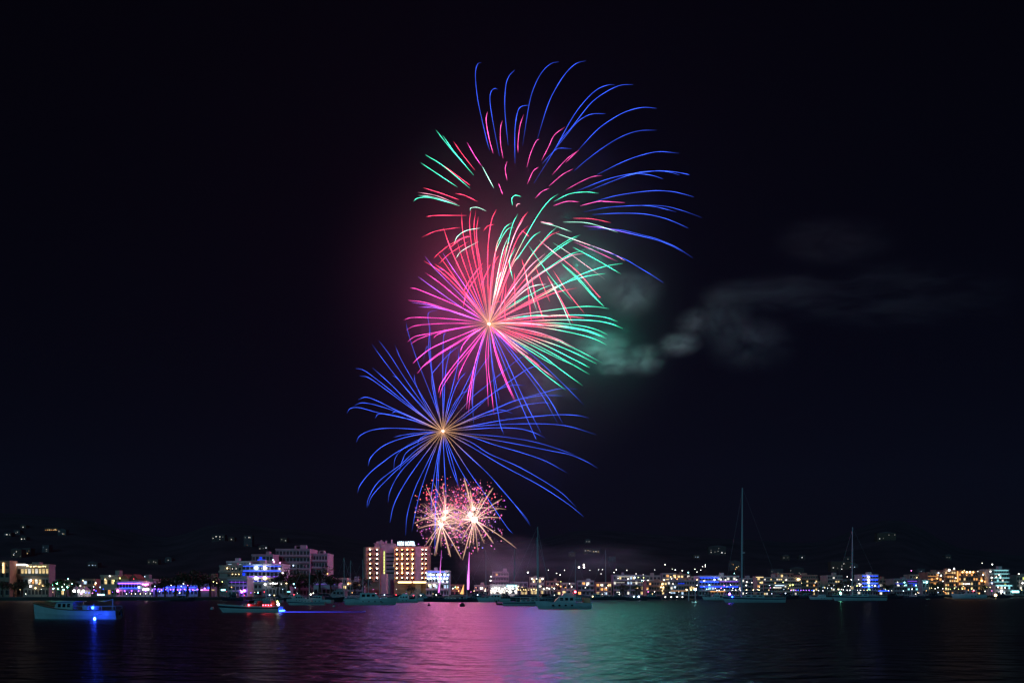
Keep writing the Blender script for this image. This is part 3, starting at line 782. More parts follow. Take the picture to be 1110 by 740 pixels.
building('apartment_building', 'cream apartment block with bare end wall and yellow balconies left of the blue hotel', 'apartments', 238, 262, 613.5, 402, 14, 5, 6, M_cream, [(1,3,'y'),(1,4,'y'),(2,4,'y')], [(246.3,615.5,'y',.3,8),(252,622,'y',.2,7),(255.5,622,'y',.2,7),(259,622,'y',.2,7),(252,616,'w',.15,5),(256,616,'w',.15,5)], (), True, skip=[(f,q) for f in range(5) for q in (0,1)])
building('apartment_building', 'pale upper apartment block stepping above the cream one', 'apartments', 245.5, 271, 608.8, 424, 12, 6, 7, M_white, rl(6,7,.05,['y']), [(271,611,'B',.3,7)], [(247,270,611.3,'B',.15,1.2,1.4)], True)
building('low_annexe', 'low lavender annexe with a pink lower corner before the cream apartments', 'building', 247, 268, 628, 372, 9, 3, 5, M_white, [], [(251,636,'o',.2,5),(262,641,'v',.6,16),(265,639.8,'v',.6,18)], [(249,267,630.5,'v',.2,1.0,.5)], False)
building('hotel', 'white hotel lit blue on stepped floors with four big round lights', 'hotel', 262, 306, 612, 396, 14, 5, 10, M_white, [(3,0,'b'),(2,1,'c')],
         [(277.6,615,'B',.75,14),(287,615,'W',.7,14),(277.5,626.2,'W',.75,14),(287,626.2,'y',.75,14),(297,608.5,'k',.4,9),(303.5,609.5,'k',.3,8),(303,616,'w',.3,7),(306.5,620.7,'w',.35,10)],
         [(264,304,613.4,'b',.25,3.2,1.5),(264,304,618.6,'b',.25,4.5,1.5),(264,304,624.6,'v',.25,2.0,1.5),(264,290,629.2,'b',.2,1.6,1.5)], True, roofbits=2)
building('penthouse_block', 'stepped upper storeys with a blue gable above the blue-lit hotel', 'building', 273, 296, 601.5, 412, 10, 6, 6, M_pinkw, [(5,2,'b'),(4,3,'b')], [(296,606.5,'B',.3,7)], [(279,288,606.5,'b',.25,2.2,.5)], True)
building('hotel', 'large pink-tinged white hotel of five floors behind the dark trees', 'hotel', 299, 336, 595.5, 425, 16, 7, 10, M_pinkw, [], [(318,612.5,'B',.3,5)], (), True, roofbits=3)
building('hotel_wing', 'lower right wing of the pink-tinged white hotel', 'hotel', 336.2, 355, 600.5, 428, 14, 6, 6, M_pinkw, [(1,5,'o')], [(355,621.5,'o',.3,5)], (), True, roofbits=2)
building('boat_hall', 'low lavender-tinted hall behind the boats right of the dark trees', 'hall', 340, 367, 632, 392, 8, 1, 6, M_white, [], [], [(341,366,632.8,'v',.15,.8,1.2)], False, roofbits=0)
building('restaurant', 'low restaurant with bright white strip lights under the blue-lit hotel', 'restaurant', 284, 314, 631, 378, 6, 1, 8, M_grey, [], [(287.5,632.8,'W',.5,11),(296,631.8,'W',.35,9),(298.5,632,'W',.35,9),(310.5,631.6,'y',.3,8),(305,632.5,'w',.25,6)], [(292.5,301,632,'W',.35,6,.9)], False, roofbits=0)
building('hotel', 'stepped low hotel lit in bright blue beside the twin-tower hotel', 'hotel', 462, 487, 619, 448, 12, 4, 8, M_white, rl(4,8,.3,['B']),
         lamps_row(466,486,622.6,'B',6,.42,13)+lamps_row(464,485,626.6,'B',7,.42,13)+lamps_row(476,485,630,'B',3,.35,10)+[(465.5,634,'y',.6,6),(470.6,634,'W',.5,11)],
         [(464,482,619.3,'b',.3,3.5,1.4),(463,487,624.6,'b',.2,2.6,1.4)], True, roofbits=1)
building('apartment_building', 'pinkish grey block of flats half veiled in violet smoke', 'apartments', 534, 551.5, 620, 470, 12, 5, 6, M_pinkw, [(4,1,'o'),(1,4,'o')], [(531.7,629,'W',.35,9),(532.3,624.5,'w',.3,7),(548,634.2,'w',.3,7)], (), True)
building('market_hall', 'low hall flooded with white light right of the launch smoke', 'hall', 531, 561, 634, 432, 8, 1, 9, M_white, [(0,q,'w') for q in (0,1,3,4,6,8)], lamps_row(533,560,637.5,'W',10,.32,9,1)+lamps_row(534,557,640.5,'w',9,.3,8,1.2), [(549.5,560,634.6,'c',.7,3.5,.8)], False, roofbits=0, lit_s=2)
building('market_hall', 'long low stall row in warm light left of the cabin cruiser', 'stalls', 561, 600, 637.3, 430, 6, 1, 11, M_cream, [(0,q,'y') for q in (1,2,4,5,7)], lamps_row(562,581,638.6,'y',8,.22,7,.8)+lamps_row(589,600,637.5,'w',4,.28,8,1), (), False, roofbits=0, lit_s=1.2)
building('villa', 'dim house with scattered lights behind the warm stalls', 'house', 574, 590, 626, 520, 10, 3, 5, M_cream, [(2,1,'y'),(1,3,'w'),(2,3,'y')], [(577,627,'w',.4,9),(581.6,627,'w',.3,8),(588,627,'w',.45,9),(578.2,630,'w',.25,6),(582.5,630,'w',.25,6)], (), False)
building('long_building', 'long grey building with dim white bands right of the slender mast', 'building', 665, 700, 623.5, 500, 12, 4, 12, M_grey, rl(4,12,.16,['w','B','y']), [(670,626.5,'w',.25,4),(681,627,'w',.35,6),(688,625.5,'B',.45,8)], [(669,686,624.6,'w',.25,.9,.5),(665,677,631,'w',.25,.7,1.4),(685,697,631,'w',.25,.7,1.4)], True)
building('waterfront_block', 'brown waterfront block with three stacked yellow windows', 'building', 700.5, 723, 630, 470, 12, 3, 8, M_terra, [(2,6,'y'),(1,6,'y'),(0,6,'y'),(2,7,'y'),(1,0,'o'),(2,1,'o')], [(718,632.6,'y',.4,8),(716.5,636,'y',.35,8),(719,636,'y',.35,8),(718,639.8,'y',.25,6)], (), True)
building('waterfront_block', 'waterfront block with a dim blue upper corner and small white windows', 'building', 723.5, 756, 629, 478, 12, 3, 11, M_grey, rl(3,11,.22,['w','y','B']), [(722.5,632,'w',.25,6),(729.5,632.3,'w',.25,6),(731.8,636,'B',.4,9),(744.5,639,'y',.35,8),(749,639,'y',.3,7)], [(735,742,632,'b',.5,.8,.5),(727,745,640,'o',.2,1.2,1.2)], True)
building('blue_building', 'broad building bathed in deep blue light behind the tallest mast', 'building', 757.5, 801, 624.5, 480, 14, 4, 13, M_white, [(1,3,'c'),(1,4,'B'),(3,6,'B'),(3,9,'w'),(3,11,'w')],
         [(774.6,627.8,'B',.4,9),(781.5,627.6,'w',.3,7),(786.5,628,'w',.3,7),(769,633.5,'c',.35,6),(766,638,'c',.25,6),(763.5,629,'w',.3,6)],
         [(759,779,625.8,'b',.35,4.5,1.5),(759,779,630.5,'b',.35,5.5,1.5),(759,800,635.8,'b',.35,4.5,1.5),(780,800,630,'v',.2,1.5,1.5),(770,786,640.6,'o',.25,2.2,1.2)], True)
building('cream_tower', 'narrow cream tower with a lit cap left of the long pale hotel', 'building', 820.5, 827.5, 625, 490, 8, 5, 2, M_cream, [(4,0,'y'),(3,1,'y'),(2,0,'o')], [(824,631,'y',.22,6)], [(819.5,827.5,625.3,'y',.25,2.0,.5)], False, roofbits=0)
building('hotel', 'long pale hotel with many small rows of windows right of the cream tower', 'hotel', 828, 868, 626, 505, 14, 5, 18, M_cream, rl(5,18,.12,['y','w']), [(856.4,634,'Y',.35,6),(859.4,633.5,'Y',.35,6),(852.4,628,'w',.35,7),(865,627.6,'y',.6,7),(866.5,627.4,'y',.4,6)], [(840,850,634.2,'B',.4,2.2,1.6),(839,847,636.5,'w',.3,1.8,1.6)], True, roofbits=3)
building('apartment_building', 'dim brown apartment block ending the long pale hotel', 'apartments', 869, 886, 623.5, 510, 14, 5, 7, M_terra, rl(5,7,.14,['o','y']), (), (), True)
building('apartment_building', 'pale flats with a dark tree in front near the right sailing boat', 'apartments', 897, 913, 624, 515, 12, 5, 6, M_cream, rl(5,6,.2,['w','y']), [(904,634.2,'B',.3,6)], (), True)
building('blue_hotel', 'bright blue lit square building with a vertical white light right of the right mast', 'building', 934.3, 951.8, 623, 540, 12, 5, 6, M_white, [(2,2,'c'),(3,2,'w'),(1,2,'c')],
         [(941.6,624.8,'w',.55,9),(941.7,628,'W',.5,10),(941.7,631.4,'W',.5,10),(942,634.8,'c',.45,9),(948.6,634.4,'B',.4,10)],
         [(935,951.5,624,'b',.3,4.5,1.5),(935,951.5,628,'b',.3,6,1.5),(935,951.5,632,'b',.3,6,1.5),(935,951.5,636,'b',.3,4.5,1.5)], True)
def marquee():
    Y = 530; root = thing('marquee', 'sloping blue-lit marquee canopy at the foot of the bright blue building', 'marquee', (X(955,Y), Y, 1.2))
    xa, xb = X(949,Y)-root.location.x, X(960.5,Y)-root.location.x; za, zb = Z(635.5,Y)-1.2, Z(639.6,Y)-1.2
    b = MB(); b.rings([[Vector((xa,y,za)), Vector((xb,y,zb)), Vector((xb,y,zb-.3)), Vector((xa,y,za-.3))] for y in (-3, 4)]); b.build('canopy', M_white, root)
    for x in (xa+.2, xb-.2):
        for y in (-2.7, 3.7): b = MB(); b.tube([(x,y,-.3),(x,y,(za if x<0 else zb)-.3)], .08, 5); b.build('leg', M_metal, root)
    b = MB(); b.box(xa, xb, -4.6, -4.45, zb-.5, zb-.2); b.build('light_strip', lampm('b', 9), root)
    b = MB(); b.ball((xa+.5,-3.6,za+.3), .35); b.build('lamp', lampm('b', 16), root)
marquee()
building('dark_blue_block', 'dark building with dim blue and violet floors left of the orange flats', 'building', 969, 998, 627.5, 545, 12, 4, 10, M_grey, [(2,1,'w'),(2,4,'c'),(1,5,'c'),(1,8,'c'),(2,7,'b')], [(973,630.6,'w',.3,4),(980.5,630.8,'c',.45,5),(993,634,'c',.45,6),(981,634,'c',.3,4)], [(971,979,632.3,'b',.3,1.0,1.4),(984,994,629.5,'v',.3,1.3,1.4),(985,994,632,'b',.3,1.2,1.4)], True)
building('kiosk', 'small hut with a bright cyan panel before the dark blue building', 'kiosk', 1000, 1007, 629, 535, 6, 2, 2, M_grey, [], [(1001.5,630.6,'c',.3,8),(1004.6,630.6,'c',.6,12)], (), False, roofbits=0)
building('apartment_building', 'lower orange-brown flats with lit balconies at the right', 'apartments', 1005.5, 1024, 620.5, 560, 12, 5, 6, M_terra, [(4,3,'o'),(3,1,'o'),(3,4,'o'),(2,2,'o'),(1,0,'y')], [(1016,626.5,'o',.5,6),(1017.3,620.6,'B',.4,6),(1020,623.3,'W',.4,8)], [(1006,1016,624,'o',.2,1.3,1.4),(1006,1014,627.5,'o',.2,1.0,1.4),(1008,1016,631,'o',.2,.8,1.4)], True)
building('apartment_building', 'orange-brown flats with a white-lit roof terrace left of the orange post', 'apartments', 1024.3, 1036, 618.3, 558, 12, 6, 5, M_terra, rl(6,5,.45,['o','y']), [(1029,617.5,'w',.7,7),(1034.2,616,'W',.5,9),(1022,629.5,'w',.35,5),(1036,626,'w',.4,5)], [(1024.5,1034,620.6,'o',.2,1.2,1.4),(1024.5,1034,624.6,'o',.2,1,1.4)], True)
building('apartment_building', 'long orange-brown flats crowned by a row of orange lamps', 'apartments', 1039, 1060, 620, 556, 12, 5, 8, M_terra, rl(5,8,.3,['o','y']), [(1043.4,619.7,'o',.55,9),(1045.3,618,'y',.3,6),(1048,619.7,'y',.55,9),(1051.5,619.6,'y',.6,10),(1055,619.7,'o',.55,9),(1048,622.8,'o',.3,5)]+lamps_row(1045,1051,632.4,'w',4,.35,6), [(1037.3,1038.7,624.5,'o',7.5,1.6,.3)], True)
building('apartment_building', 'brown flats with one large orange light beside the teal-lit block', 'apartments', 1060.3, 1072, 619, 562, 12, 5, 5, M_terra, rl(5,5,.3,['o','y']), [(1064.2,629,'o',.7,9),(1065.5,622.6,'w',.35,7),(1067.5,630,'o',.35,5),(1060,619,'w',.3,4)], (), True)
building('apartment_building', 'teal-lit block of flats with open white floor edges at the far right', 'apartments', 1072.3, 1093.5, 617.5, 556, 12, 6, 8, M_white, [(4,4,'c'),(3,3,'c'),(3,5,'w'),(2,6,'Y')], [(1073.7,619,'w',.45,7),(1075,625.6,'w',.4,7),(1075.3,631.8,'B',.4,7),(1083,622.5,'w',.35,7),(1084.5,625.8,'w',.3,7),(1080,625,'w',.3,7)], [(1078,1093,618,'c',.3,1.5,1.5),(1078,1093,621.6,'c',.25,1.3,1.5),(1078,1094,626,'c',.25,1.2,1.5),(1078,1093,630.2,'c',.25,1.0,1.5)], True)
building('glass_pavilion', 'cyan-lit glass pavilion with a bright panel at the far right shore', 'pavilion', 1079, 1098, 634, 535, 8, 2, 7, M_white, [(0,1,'B'),(0,3,'B'),(1,2,'w'),(1,5,'c')], [(1082,636,'w',.35,7),(1089.5,636.5,'w',.35,7),(1085.5,640.6,'W',.7,10)], [(1097,1104.4,640.9,'c',1.2,6,1),(1080,1097,634.4,'c',.3,2.5,1.2)], True, roofbits=0)
building('house', 'dim house with two lights at the right edge of the town', 'house', 1102, 1114, 624, 565, 10, 4, 4, M_cream, [(1,1,'w'),(3,2,'Y')], [(1108.5,631.6,'W',.5,9),(1104.3,621.6,'w',.4,7)], (), False)

# second row: smaller town blocks standing between and behind the waterfront
r4 = random.Random(99)
TOWN = [(57,70,629,395,'low block behind the green-lit palms'),(72,88,630.5,400,'low block behind the white marquee'),(90,104,628,402,'small block behind the amber lamp, left of the ochre house'),(150,166,628,405,'dim block behind the right end of the violet terrace'),(184,200,630,410,'dim block behind the middle of the beach club'),(216,236,627,418,'dim block left of the cream apartments'),
 (358,376,627,440,'low block behind the pinkish cabin yacht'),(376,393,629.5,436,'low block left of the twin-tower hotel'),(488,503,634,470,'low block right of the stepped blue hotel'),(514,530,634.5,478,'low block behind the thick violet tail'),(553,572,631,480,'block behind the warm stalls, right of the pinkish grey flats'),(592,608,630,500,'block behind the right end of the warm stalls'),(609,624,632,495,'low block behind the cabin cruiser'),(626,644,629.5,505,'block left of the slender mast'),(646,663,631.5,500,'low block right of the slender mast'),
 (700,716,624,560,'pale block rising behind the brown waterfront block'),(718,733,621.5,580,'upper block with warm windows left of the cyan hillside lamp'),(734,748,622.5,575,'upper block under the cyan hillside lamp'),(749,760,625,560,'narrow block left of the deep blue building'),(803,818,627,530,'block between the deep blue building and the cream tower'),(842,860,621.5,590,'upper block behind the long pale hotel'),(887,896,630.5,530,'low block in the gap beside the dim brown apartments'),(914,933,628.5,540,'block behind the right mast'),(953,968,628,560,'block right of the bright blue building'),(986,1003,623,600,'upper block behind the dark blue building'),(1094,1103,626,580,'narrow block right of the teal-lit flats')]
for i, (x0, x1, tp, Y, lab) in enumerate(TOWN):
    fl = max(2, round((Z(tp,Y)-1.2)/3.1)); by = max(3, round((x1-x0)/F*Y/2.6))
    lt = [(f, q, r4.choice('yywoBw')) for f in range(fl) for q in range(by) if r4.random() < .2]
    building('town_block', lab, 'building', x0, x1, tp, Y, 9, fl, by, [M_cream, M_grey, M_terra][i % 3], lt, [(x0+(x1-x0)*r4.random(), tp+2+r4.random()*4, r4.choice('wwyo'), .3, 7) for k in range(2)], (), bool(i % 2), roofbits=i % 2, group='town blocks between the larger buildings', lit_s=1.8)
# ------------------------------------------------------------------ hillside houses: wall, roof, lit windows where the photograph shows their lights
def hill_Y(px, py, clear):
    Y = 640
    while Y < 1690:
        if Z(py, Y) - ground(px, Y) < clear: return Y
        Y += 10
    return 1690
HILL = [
 ('white villa with a bright terrace light low on the left hillside', [(7.5,579,'w',1.2),(10.5,579.2,'w',.6),(6,579,'B',.5)]),
 ('villa with a single white light highest on the left hillside', [(25,571,'w',1.0)]),
 ('villa with a faint slanting roof light left of the highest hillside villa', [(19,576.3,'w',.7),(17.3,577.3,'w',.5)]),
 ('villa with two white lights in the middle of the left hillside', [(23.4,583.8,'w',1.3),(26.4,583.6,'w',.8)]),
 ('wide hilltop restaurant with a row of orange lights at upper left', [(49.5,574.2,'o',.9),(51.5,574,'o',1.1),(53.5,573.9,'y',1.2),(55.5,574,'o',1.0),(57.8,574.1,'o',1.0),(59.8,573.7,'y',1.3),(61.2,574,'o',1.0)]),
 ('villa with dim grey lights just right of the orange hilltop restaurant', [(64,575.5,'w',.7),(67.8,578.2,'w',.8),(69.2,578.4,'y',.6)]),
 ('house with ochre porch lights above the yellow-lit hotel', [(26.5,596.2,'y',.8),(27,598,'w',.8),(29.8,599.4,'y',.9),(31.2,596.8,'o',.5)]),
 ('house with white lights left of the ochre porch, above the yellow-lit hotel', [(14.8,601,'w',1.1),(17.8,597.6,'w',.8),(15.5,599.6,'B',.7),(22,602.5,'w',.3)]),
 ('villa with one upright dim light right of the ochre porch', [(50.3,595,'w',.6),(50.4,597,'w',.5),(47,592.7,'B',.3)]),
 ('terrace of three blue-white lights above the white marquee', [(96.5,612.2,'B',1.0),(100.3,612.3,'B',1.1),(103.4,612.3,'B',.7)]),
 ('dark house with a faint roof light above the violet terrace', [(161.3,608.9,'w',.5),(166.5,608.4,'w',.7),(168.8,609.2,'w',.6)]),
 ('house with one small white light left of the tall dark trees', [(182.4,606.8,'w',.8)]),
 ('white villa with several lights high above the cream apartments', [(231,583,'w',1.0),(234.2,581.2,'w',1.2),(238.3,581.4,'w',1.0),(238.2,584,'w',.5),(241.5,581.6,'w',.3)]),
 ('house with one white light right of the villa high above the cream apartments', [(250.8,584.3,'w',.9)]),
 ('house with a wide white window high above the blue-lit hotel', [(265.8,582.2,'w',.5),(269.8,582.2,'w',1.1),(271,582.2,'w',.8),(268,590.6,'o',.3)]),
 ('house with two bluish white lights above the penthouse block', [(281.8,594.2,'w',.8),(285.5,594,'w',.4),(288.4,593.4,'W',1.2)]),
 ('house with two small lights above the pink-tinged hotel', [(305.3,584.4,'w',.6),(309.5,585.6,'w',.8)]),
 ('house with a pair of faint lights highest over the harbour middle', [(635.8,586.6,'w',.6),(638.6,586.7,'w',.6)]),
 ('long hillside restaurant with warm lights left of the slender mast', [(634.5,596.5,'w',1.0),(637.5,596.2,'y',1.0),(639.5,596.8,'w',.8),(643.5,597.4,'y',1.0),(646,597.4,'w',1.0),(648.5,597.6,'y',.9)]),
 ('dim house below the long hillside restaurant', [(618.5,600.6,'w',.3),(621.5,601.2,'w',.35)]),
 ('house with a faint light right of the slender mast', [(664,605.5,'B',.35)]),
 ('pale hillside villa with lit arches left of the tallest mast', [(770.8,598.2,'w',.9),(770.8,595.8,'w',.4),(775,597.8,'w',.5),(778.5,597,'w',.6),(779,594,'w',.5),(782.6,598.6,'W',1.3),(786,599.2,'w',.7)]),
 ('house with a small blue-white light left of the pale hillside villa', [(754,603.3,'B',.6),(756.5,603.4,'B',.9)]),
 ('house with an orange lit gable beside the tallest mast', [(795,611.5,'o',.7),(798.5,614.6,'y',1.2),(797.3,616.4,'o',1.0),(800.5,613.4,'y',.9),(793.5,610.8,'o',.4)]),
 ('house with one clear white light above the dim brown apartment block', [(869.4,603.8,'W',1.1)]),
 ('dark house with faint lights left of the clear white hillside light', [(849.8,604.2,'w',.45),(854,604,'w',.25)]),
 ('dim roofs above the long pale hotel with faint greyish lights', [(837,619,'w',.5),(843.5,620.5,'w',.4),(846,621.6,'w',.4)]),
 ('dim house above the right end of the long pale hotel', [(857.2,618,'w',.6),(866.5,620.6,'w',.6),(868,621.8,'w',.6)]),
 ('hillside villa with six scattered white lights left of the right mast', [(903.2,615,'w',1.1),(908,615.2,'w',.4),(912.5,613,'w',.8),(912.4,616.4,'W',1.1),(914.8,610.6,'w',1.0),(921.8,614.2,'w',.8)]),
 ('house with one light just right of the right mast', [(926.2,614.2,'B',1.0)]),
 ('house with faint light above the six-light hillside villa', [(919.2,605.4,'w',.5)]),
 ('hilltop house with a string of faint lights at the upper right', [(953.4,583.6,'W',.9),(957.5,583,'w',.3),(963.6,579.4,'w',.5),(970,579.3,'w',.5)]),
 ('dim house above the dark blue building', [(997.5,618.9,'B',.35),(999,618.8,'B',.5)]),
 ('house with a dim light above the white-lit roof terrace', [(1026.6,603.8,'w',.3),(1029.2,603.8,'w',.3)]),
]
hb = 0
M_stone = mat('dark stone', (0.10,0.08,0.07), 0.9, 0, 0.3, 0.5); M_stone2 = mat('weathered ochre wall', (0.14,0.09,0.06), 0.9, 0, 0.3, 0.5)
for lab, pts in HILL:
    xs_ = [p[0] for p in pts]; ys_ = [p[1] for p in pts]
    cx, cyy = sum(xs_)/len(xs_), max(ys_)
    Y = hill_Y(cx, cyy, 3.0); k = Y/F
    wd = max(9, (max(xs_)-min(xs_))*k + 5); base = ground(cx, Y)
    ht = max(5.5, (cyy-min(ys_))*k + 5.2)
    root = thing('hillside_house', lab, 'house', (X(cx, Y), Y, Z(cyy, Y)-2.6))
    z0 = base - root.location.z - 4
    MB().box(-wd/2, wd/2, 0, 9, min(z0, -2), ht).build('wall', [M_stone, M_stone2, M_roof][hb % 3], root)
    if hb % 2: b = MB(); b.rings([[Vector((-wd/2-.5,y,ht)), Vector((wd/2+.5,y,ht)), Vector((0,y,ht+1.8))] for y in (-.5, 9.5)]); b.build('roof', M_roof, root)
    else: MB().box(-wd/2-.3, wd/2+.3, -.3, 9.3, ht+.001, ht+.4).build('roof', M_roof, root)
    for (px, py, c, s) in pts:
        x = X(px, Y)-root.location.x; z = Z(py, Y)-root.location.z; r = (.30+.28*s)*k*.62
        MB().box(x-r, x+r, -.12, .001, z-r*.8, z+r*.8).build('lit_window', litpane(c, round(.35+1.5*s*s, 1)), root)
    for q in range(2):
        x = -wd/2 + wd*(.3+.4*q); MB().box(x-.6, x+.6, -.06, .002, ht*.1-.9, ht*.1+.5).build('window', M_glass, root)
    hb += 1

# ------------------------------------------------------------------ trees
M_bark = mat('bark', (0.09,0.06,0.04), 0.9, 0, 0.4, 3)
def leafm(n, c):
    m = mat(n, c, 0.7, 0, 0.5, 1.6); return m
M_leaf = leafm('pine needles', (0.045,0.06,0.025)); M_leaf2 = leafm('broad leaves', (0.055,0.085,0.03)); M_palm = leafm('palm fronds', (0.06,0.10,0.035))
def tree_mesh(seed, kind):
    r2 = random.Random(seed); tr = MB(); cr = MB()
    if kind == 'palm':
        pts = [(0.25*math.sin(i*.5), 0.1*i*.3, i*1.0) for i in range(8)]; tr.tube(pts, [.28-.018*i for i in range(8)], 7)
        top = Vector(pts[-1])
        for k in range(22):
            a = r2.uniform(0, 2*math.pi); el = r2.uniform(-.2, 1.2); L = r2.uniform(2.0, 2.9); prev = None
            for i in range(7):
                t = i/6; d = Vector((math.cos(a)*math.cos(el), math.sin(a)*math.cos(el), math.sin(el)))
                p = top + d*L*t + Vector((0,0,-1.9*t*t*L/2.5)); sd = Vector((-math.sin(a), math.cos(a), 0))*(.42*math.sin(math.pi*(.12+.8*t)))
                dr = Vector((0,0,-.25*math.sin(math.pi*(.1+.8*t))))
                if prev: cr.add([prev[0], prev[1]+prev[2]+prev[3], p+sd+dr, p], [(0,1,2,3)]); cr.add([prev[0], prev[1]-prev[2]+prev[3], p-sd+dr, p], [(0,1,2,3)])
                prev = (p, p, sd, dr)
        return tr, cr
    H = 8.0; tr.tube([(0,0,-.3),(.1,.05,H*.25),(.25,-.1,H*.5),(.2,.1,H*.8)], [.34,.27,.2,.07], 7)
    lobes = []
    for k in range(9):
        a = k*2.4 + r2.uniform(-.4,.4); z = H*r2.uniform(.45,.95); rr = r2.uniform(.7,2.4)*(1.15-.6*abs(z/H-.65))
        c = Vector((math.cos(a)*rr, math.sin(a)*rr, z)); lobes.append((c, r2.uniform(.9,1.6)))
        tr.tube([(.2,0,H*.35+z*.2), tuple(Vector((.2,0,H*.35+z*.2)).lerp(c, .55)+Vector((0,0,.2))), tuple(c)], [.13,.09,.03], 5)
    for c, rad in lobes:
        for k in range(75):
            d = Vector((r2.gauss(0,1), r2.gauss(0,1), r2.gauss(0,.75)))
            if d.length < 1e-3: continue
            p = c + d.normalized()*rad*r2.uniform(.35,1.1); s = r2.uniform(.14,.34)
            u = Vector((r2.uniform(-1,1), r2.uniform(-1,1), r2.uniform(-.6,.6))).normalized()*s; v = u.cross(Vector((r2.uniform(-1,1), r2.uniform(-1,1), r2.uniform(-1,1)))).normalized()*s*.7
            cr.add([p-u, p+v, p+u, p-v], [(0,1,2,3)])
    return tr, cr
PROTO = {}
def tree(px, top, Y, kind, label, group=None, wide=1.0):
    key = (kind, int(px) % 3)
    if key not in PROTO:
        tr, cr = tree_mesh(int(px)+3, kind); PROTO[key] = (tr, cr, None)
    tr, cr, me = PROTO[key]
    root = thing({'palm': 'palm_tree', 'pine': 'pine_tree', 'leaf': 'leafy_tree'}[kind], label, 'tree', (X(px,Y), Y, 1.2), (int(px*13) % 60)/10., group)
    h = Z(top, Y)-1.2; sc = h/(8.9 if kind != 'palm' else 8.6); root.scale = (sc*wide, sc*wide, sc)
    if me is None:
        a = tr.build('trunk', M_bark, root); c = cr.build('crown', {'palm': M_palm, 'pine': M_leaf, 'leaf': M_leaf2}[kind], root); PROTO[key] = (tr, cr, (a.data, c.data))
    else: link('trunk', me[0], root); link('crown', me[1], root)
G_ = 'trees along the waterfront'
for px, top, kind, wide, lab in [
 (3,627,'leaf',1.2,'low bushy tree at the left edge in front of the brown tower'),
 (15,629,'leaf',1.5,'low dark bush left of centre before the yellow-lit hotel'), (24,627.5,'leaf',1.3,'round dark tree before the middle of the yellow-lit hotel'),
 (52,629,'palm',1,'dark palm at the right end of the yellow-lit hotel'),
 (60,627,'palm',1.1,'green-lit palm nearest the yellow-lit hotel'), (66,624.5,'palm',1.15,'tallest of the green-lit palms'), (72,626,'leaf',1.1,'bushy green-lit tree among the green-lit palms'), (78,625.5,'palm',1.1,'green-lit palm beside the white marquee'),
 (170,626,'pine',1.3,'dim pine behind the left end of the beach club'), (179,621,'pine',1.2,'dim pine above the middle of the beach club'), (190,617,'pine',1.3,'tall dark pine left of the tallest one above the beach club'),
 (203,611,'pine',1.2,'tallest dark pine above the beach club'), (216,614,'pine',1.25,'dark pine right of the tallest one above the beach club'), (228,618,'leaf',1.2,'dark tree touching the left end of the cream apartments'), (237,626,'leaf',1.2,'small yellow-lit tree before the cream apartments'),
 (301,621,'leaf',1.2,'dark tree covering the right end of the blue-lit hotel'), (313,614.5,'pine',1.3,'dark pine left of centre before the pink-tinged hotel'), (325,615,'leaf',1.4,'broad dark tree before the middle of the pink-tinged hotel'), (346,611.5,'pine',1.4,'tall dark pine before the right wing of the pink-tinged hotel'), (359,617,'pine',1.2,'dark pine just right of the pink-tinged hotel wing'), (336,618,'leaf',1.3,'dark tree behind the slim mast before the pink-tinged hotel'),
 (446,630,'leaf',1.2,'small bush before the hotel terrace lights'), (394,622,'pine',1.3,'dark pine at the left foot of the twin-tower hotel'), (385,627,'leaf',1.4,'low dark tree left of the twin-tower hotel'),
 (568,634,'leaf',1.3,'low dark tree before the warm stalls'), (676,631,'leaf',1.7,'low dark trees before the long grey building'), (690,632,'leaf',1.5,'dark bush before the right end of the long grey building'),
 (905,627,'pine',1.3,'dark pine left of the right mast'), (918,625,'leaf',1.3,'dark leafy tree beside the right mast'), (1014,630.5,'leaf',1.7,'round dark tree before the lower orange-brown flats'), (1065,633,'leaf',1.4,'low dark tree before the brown flats at right'), (962,629,'pine',1.3,'dark pine right of the bright blue building')]:
    tree(px, top, shore(px)+26, kind, lab, G_, wide)

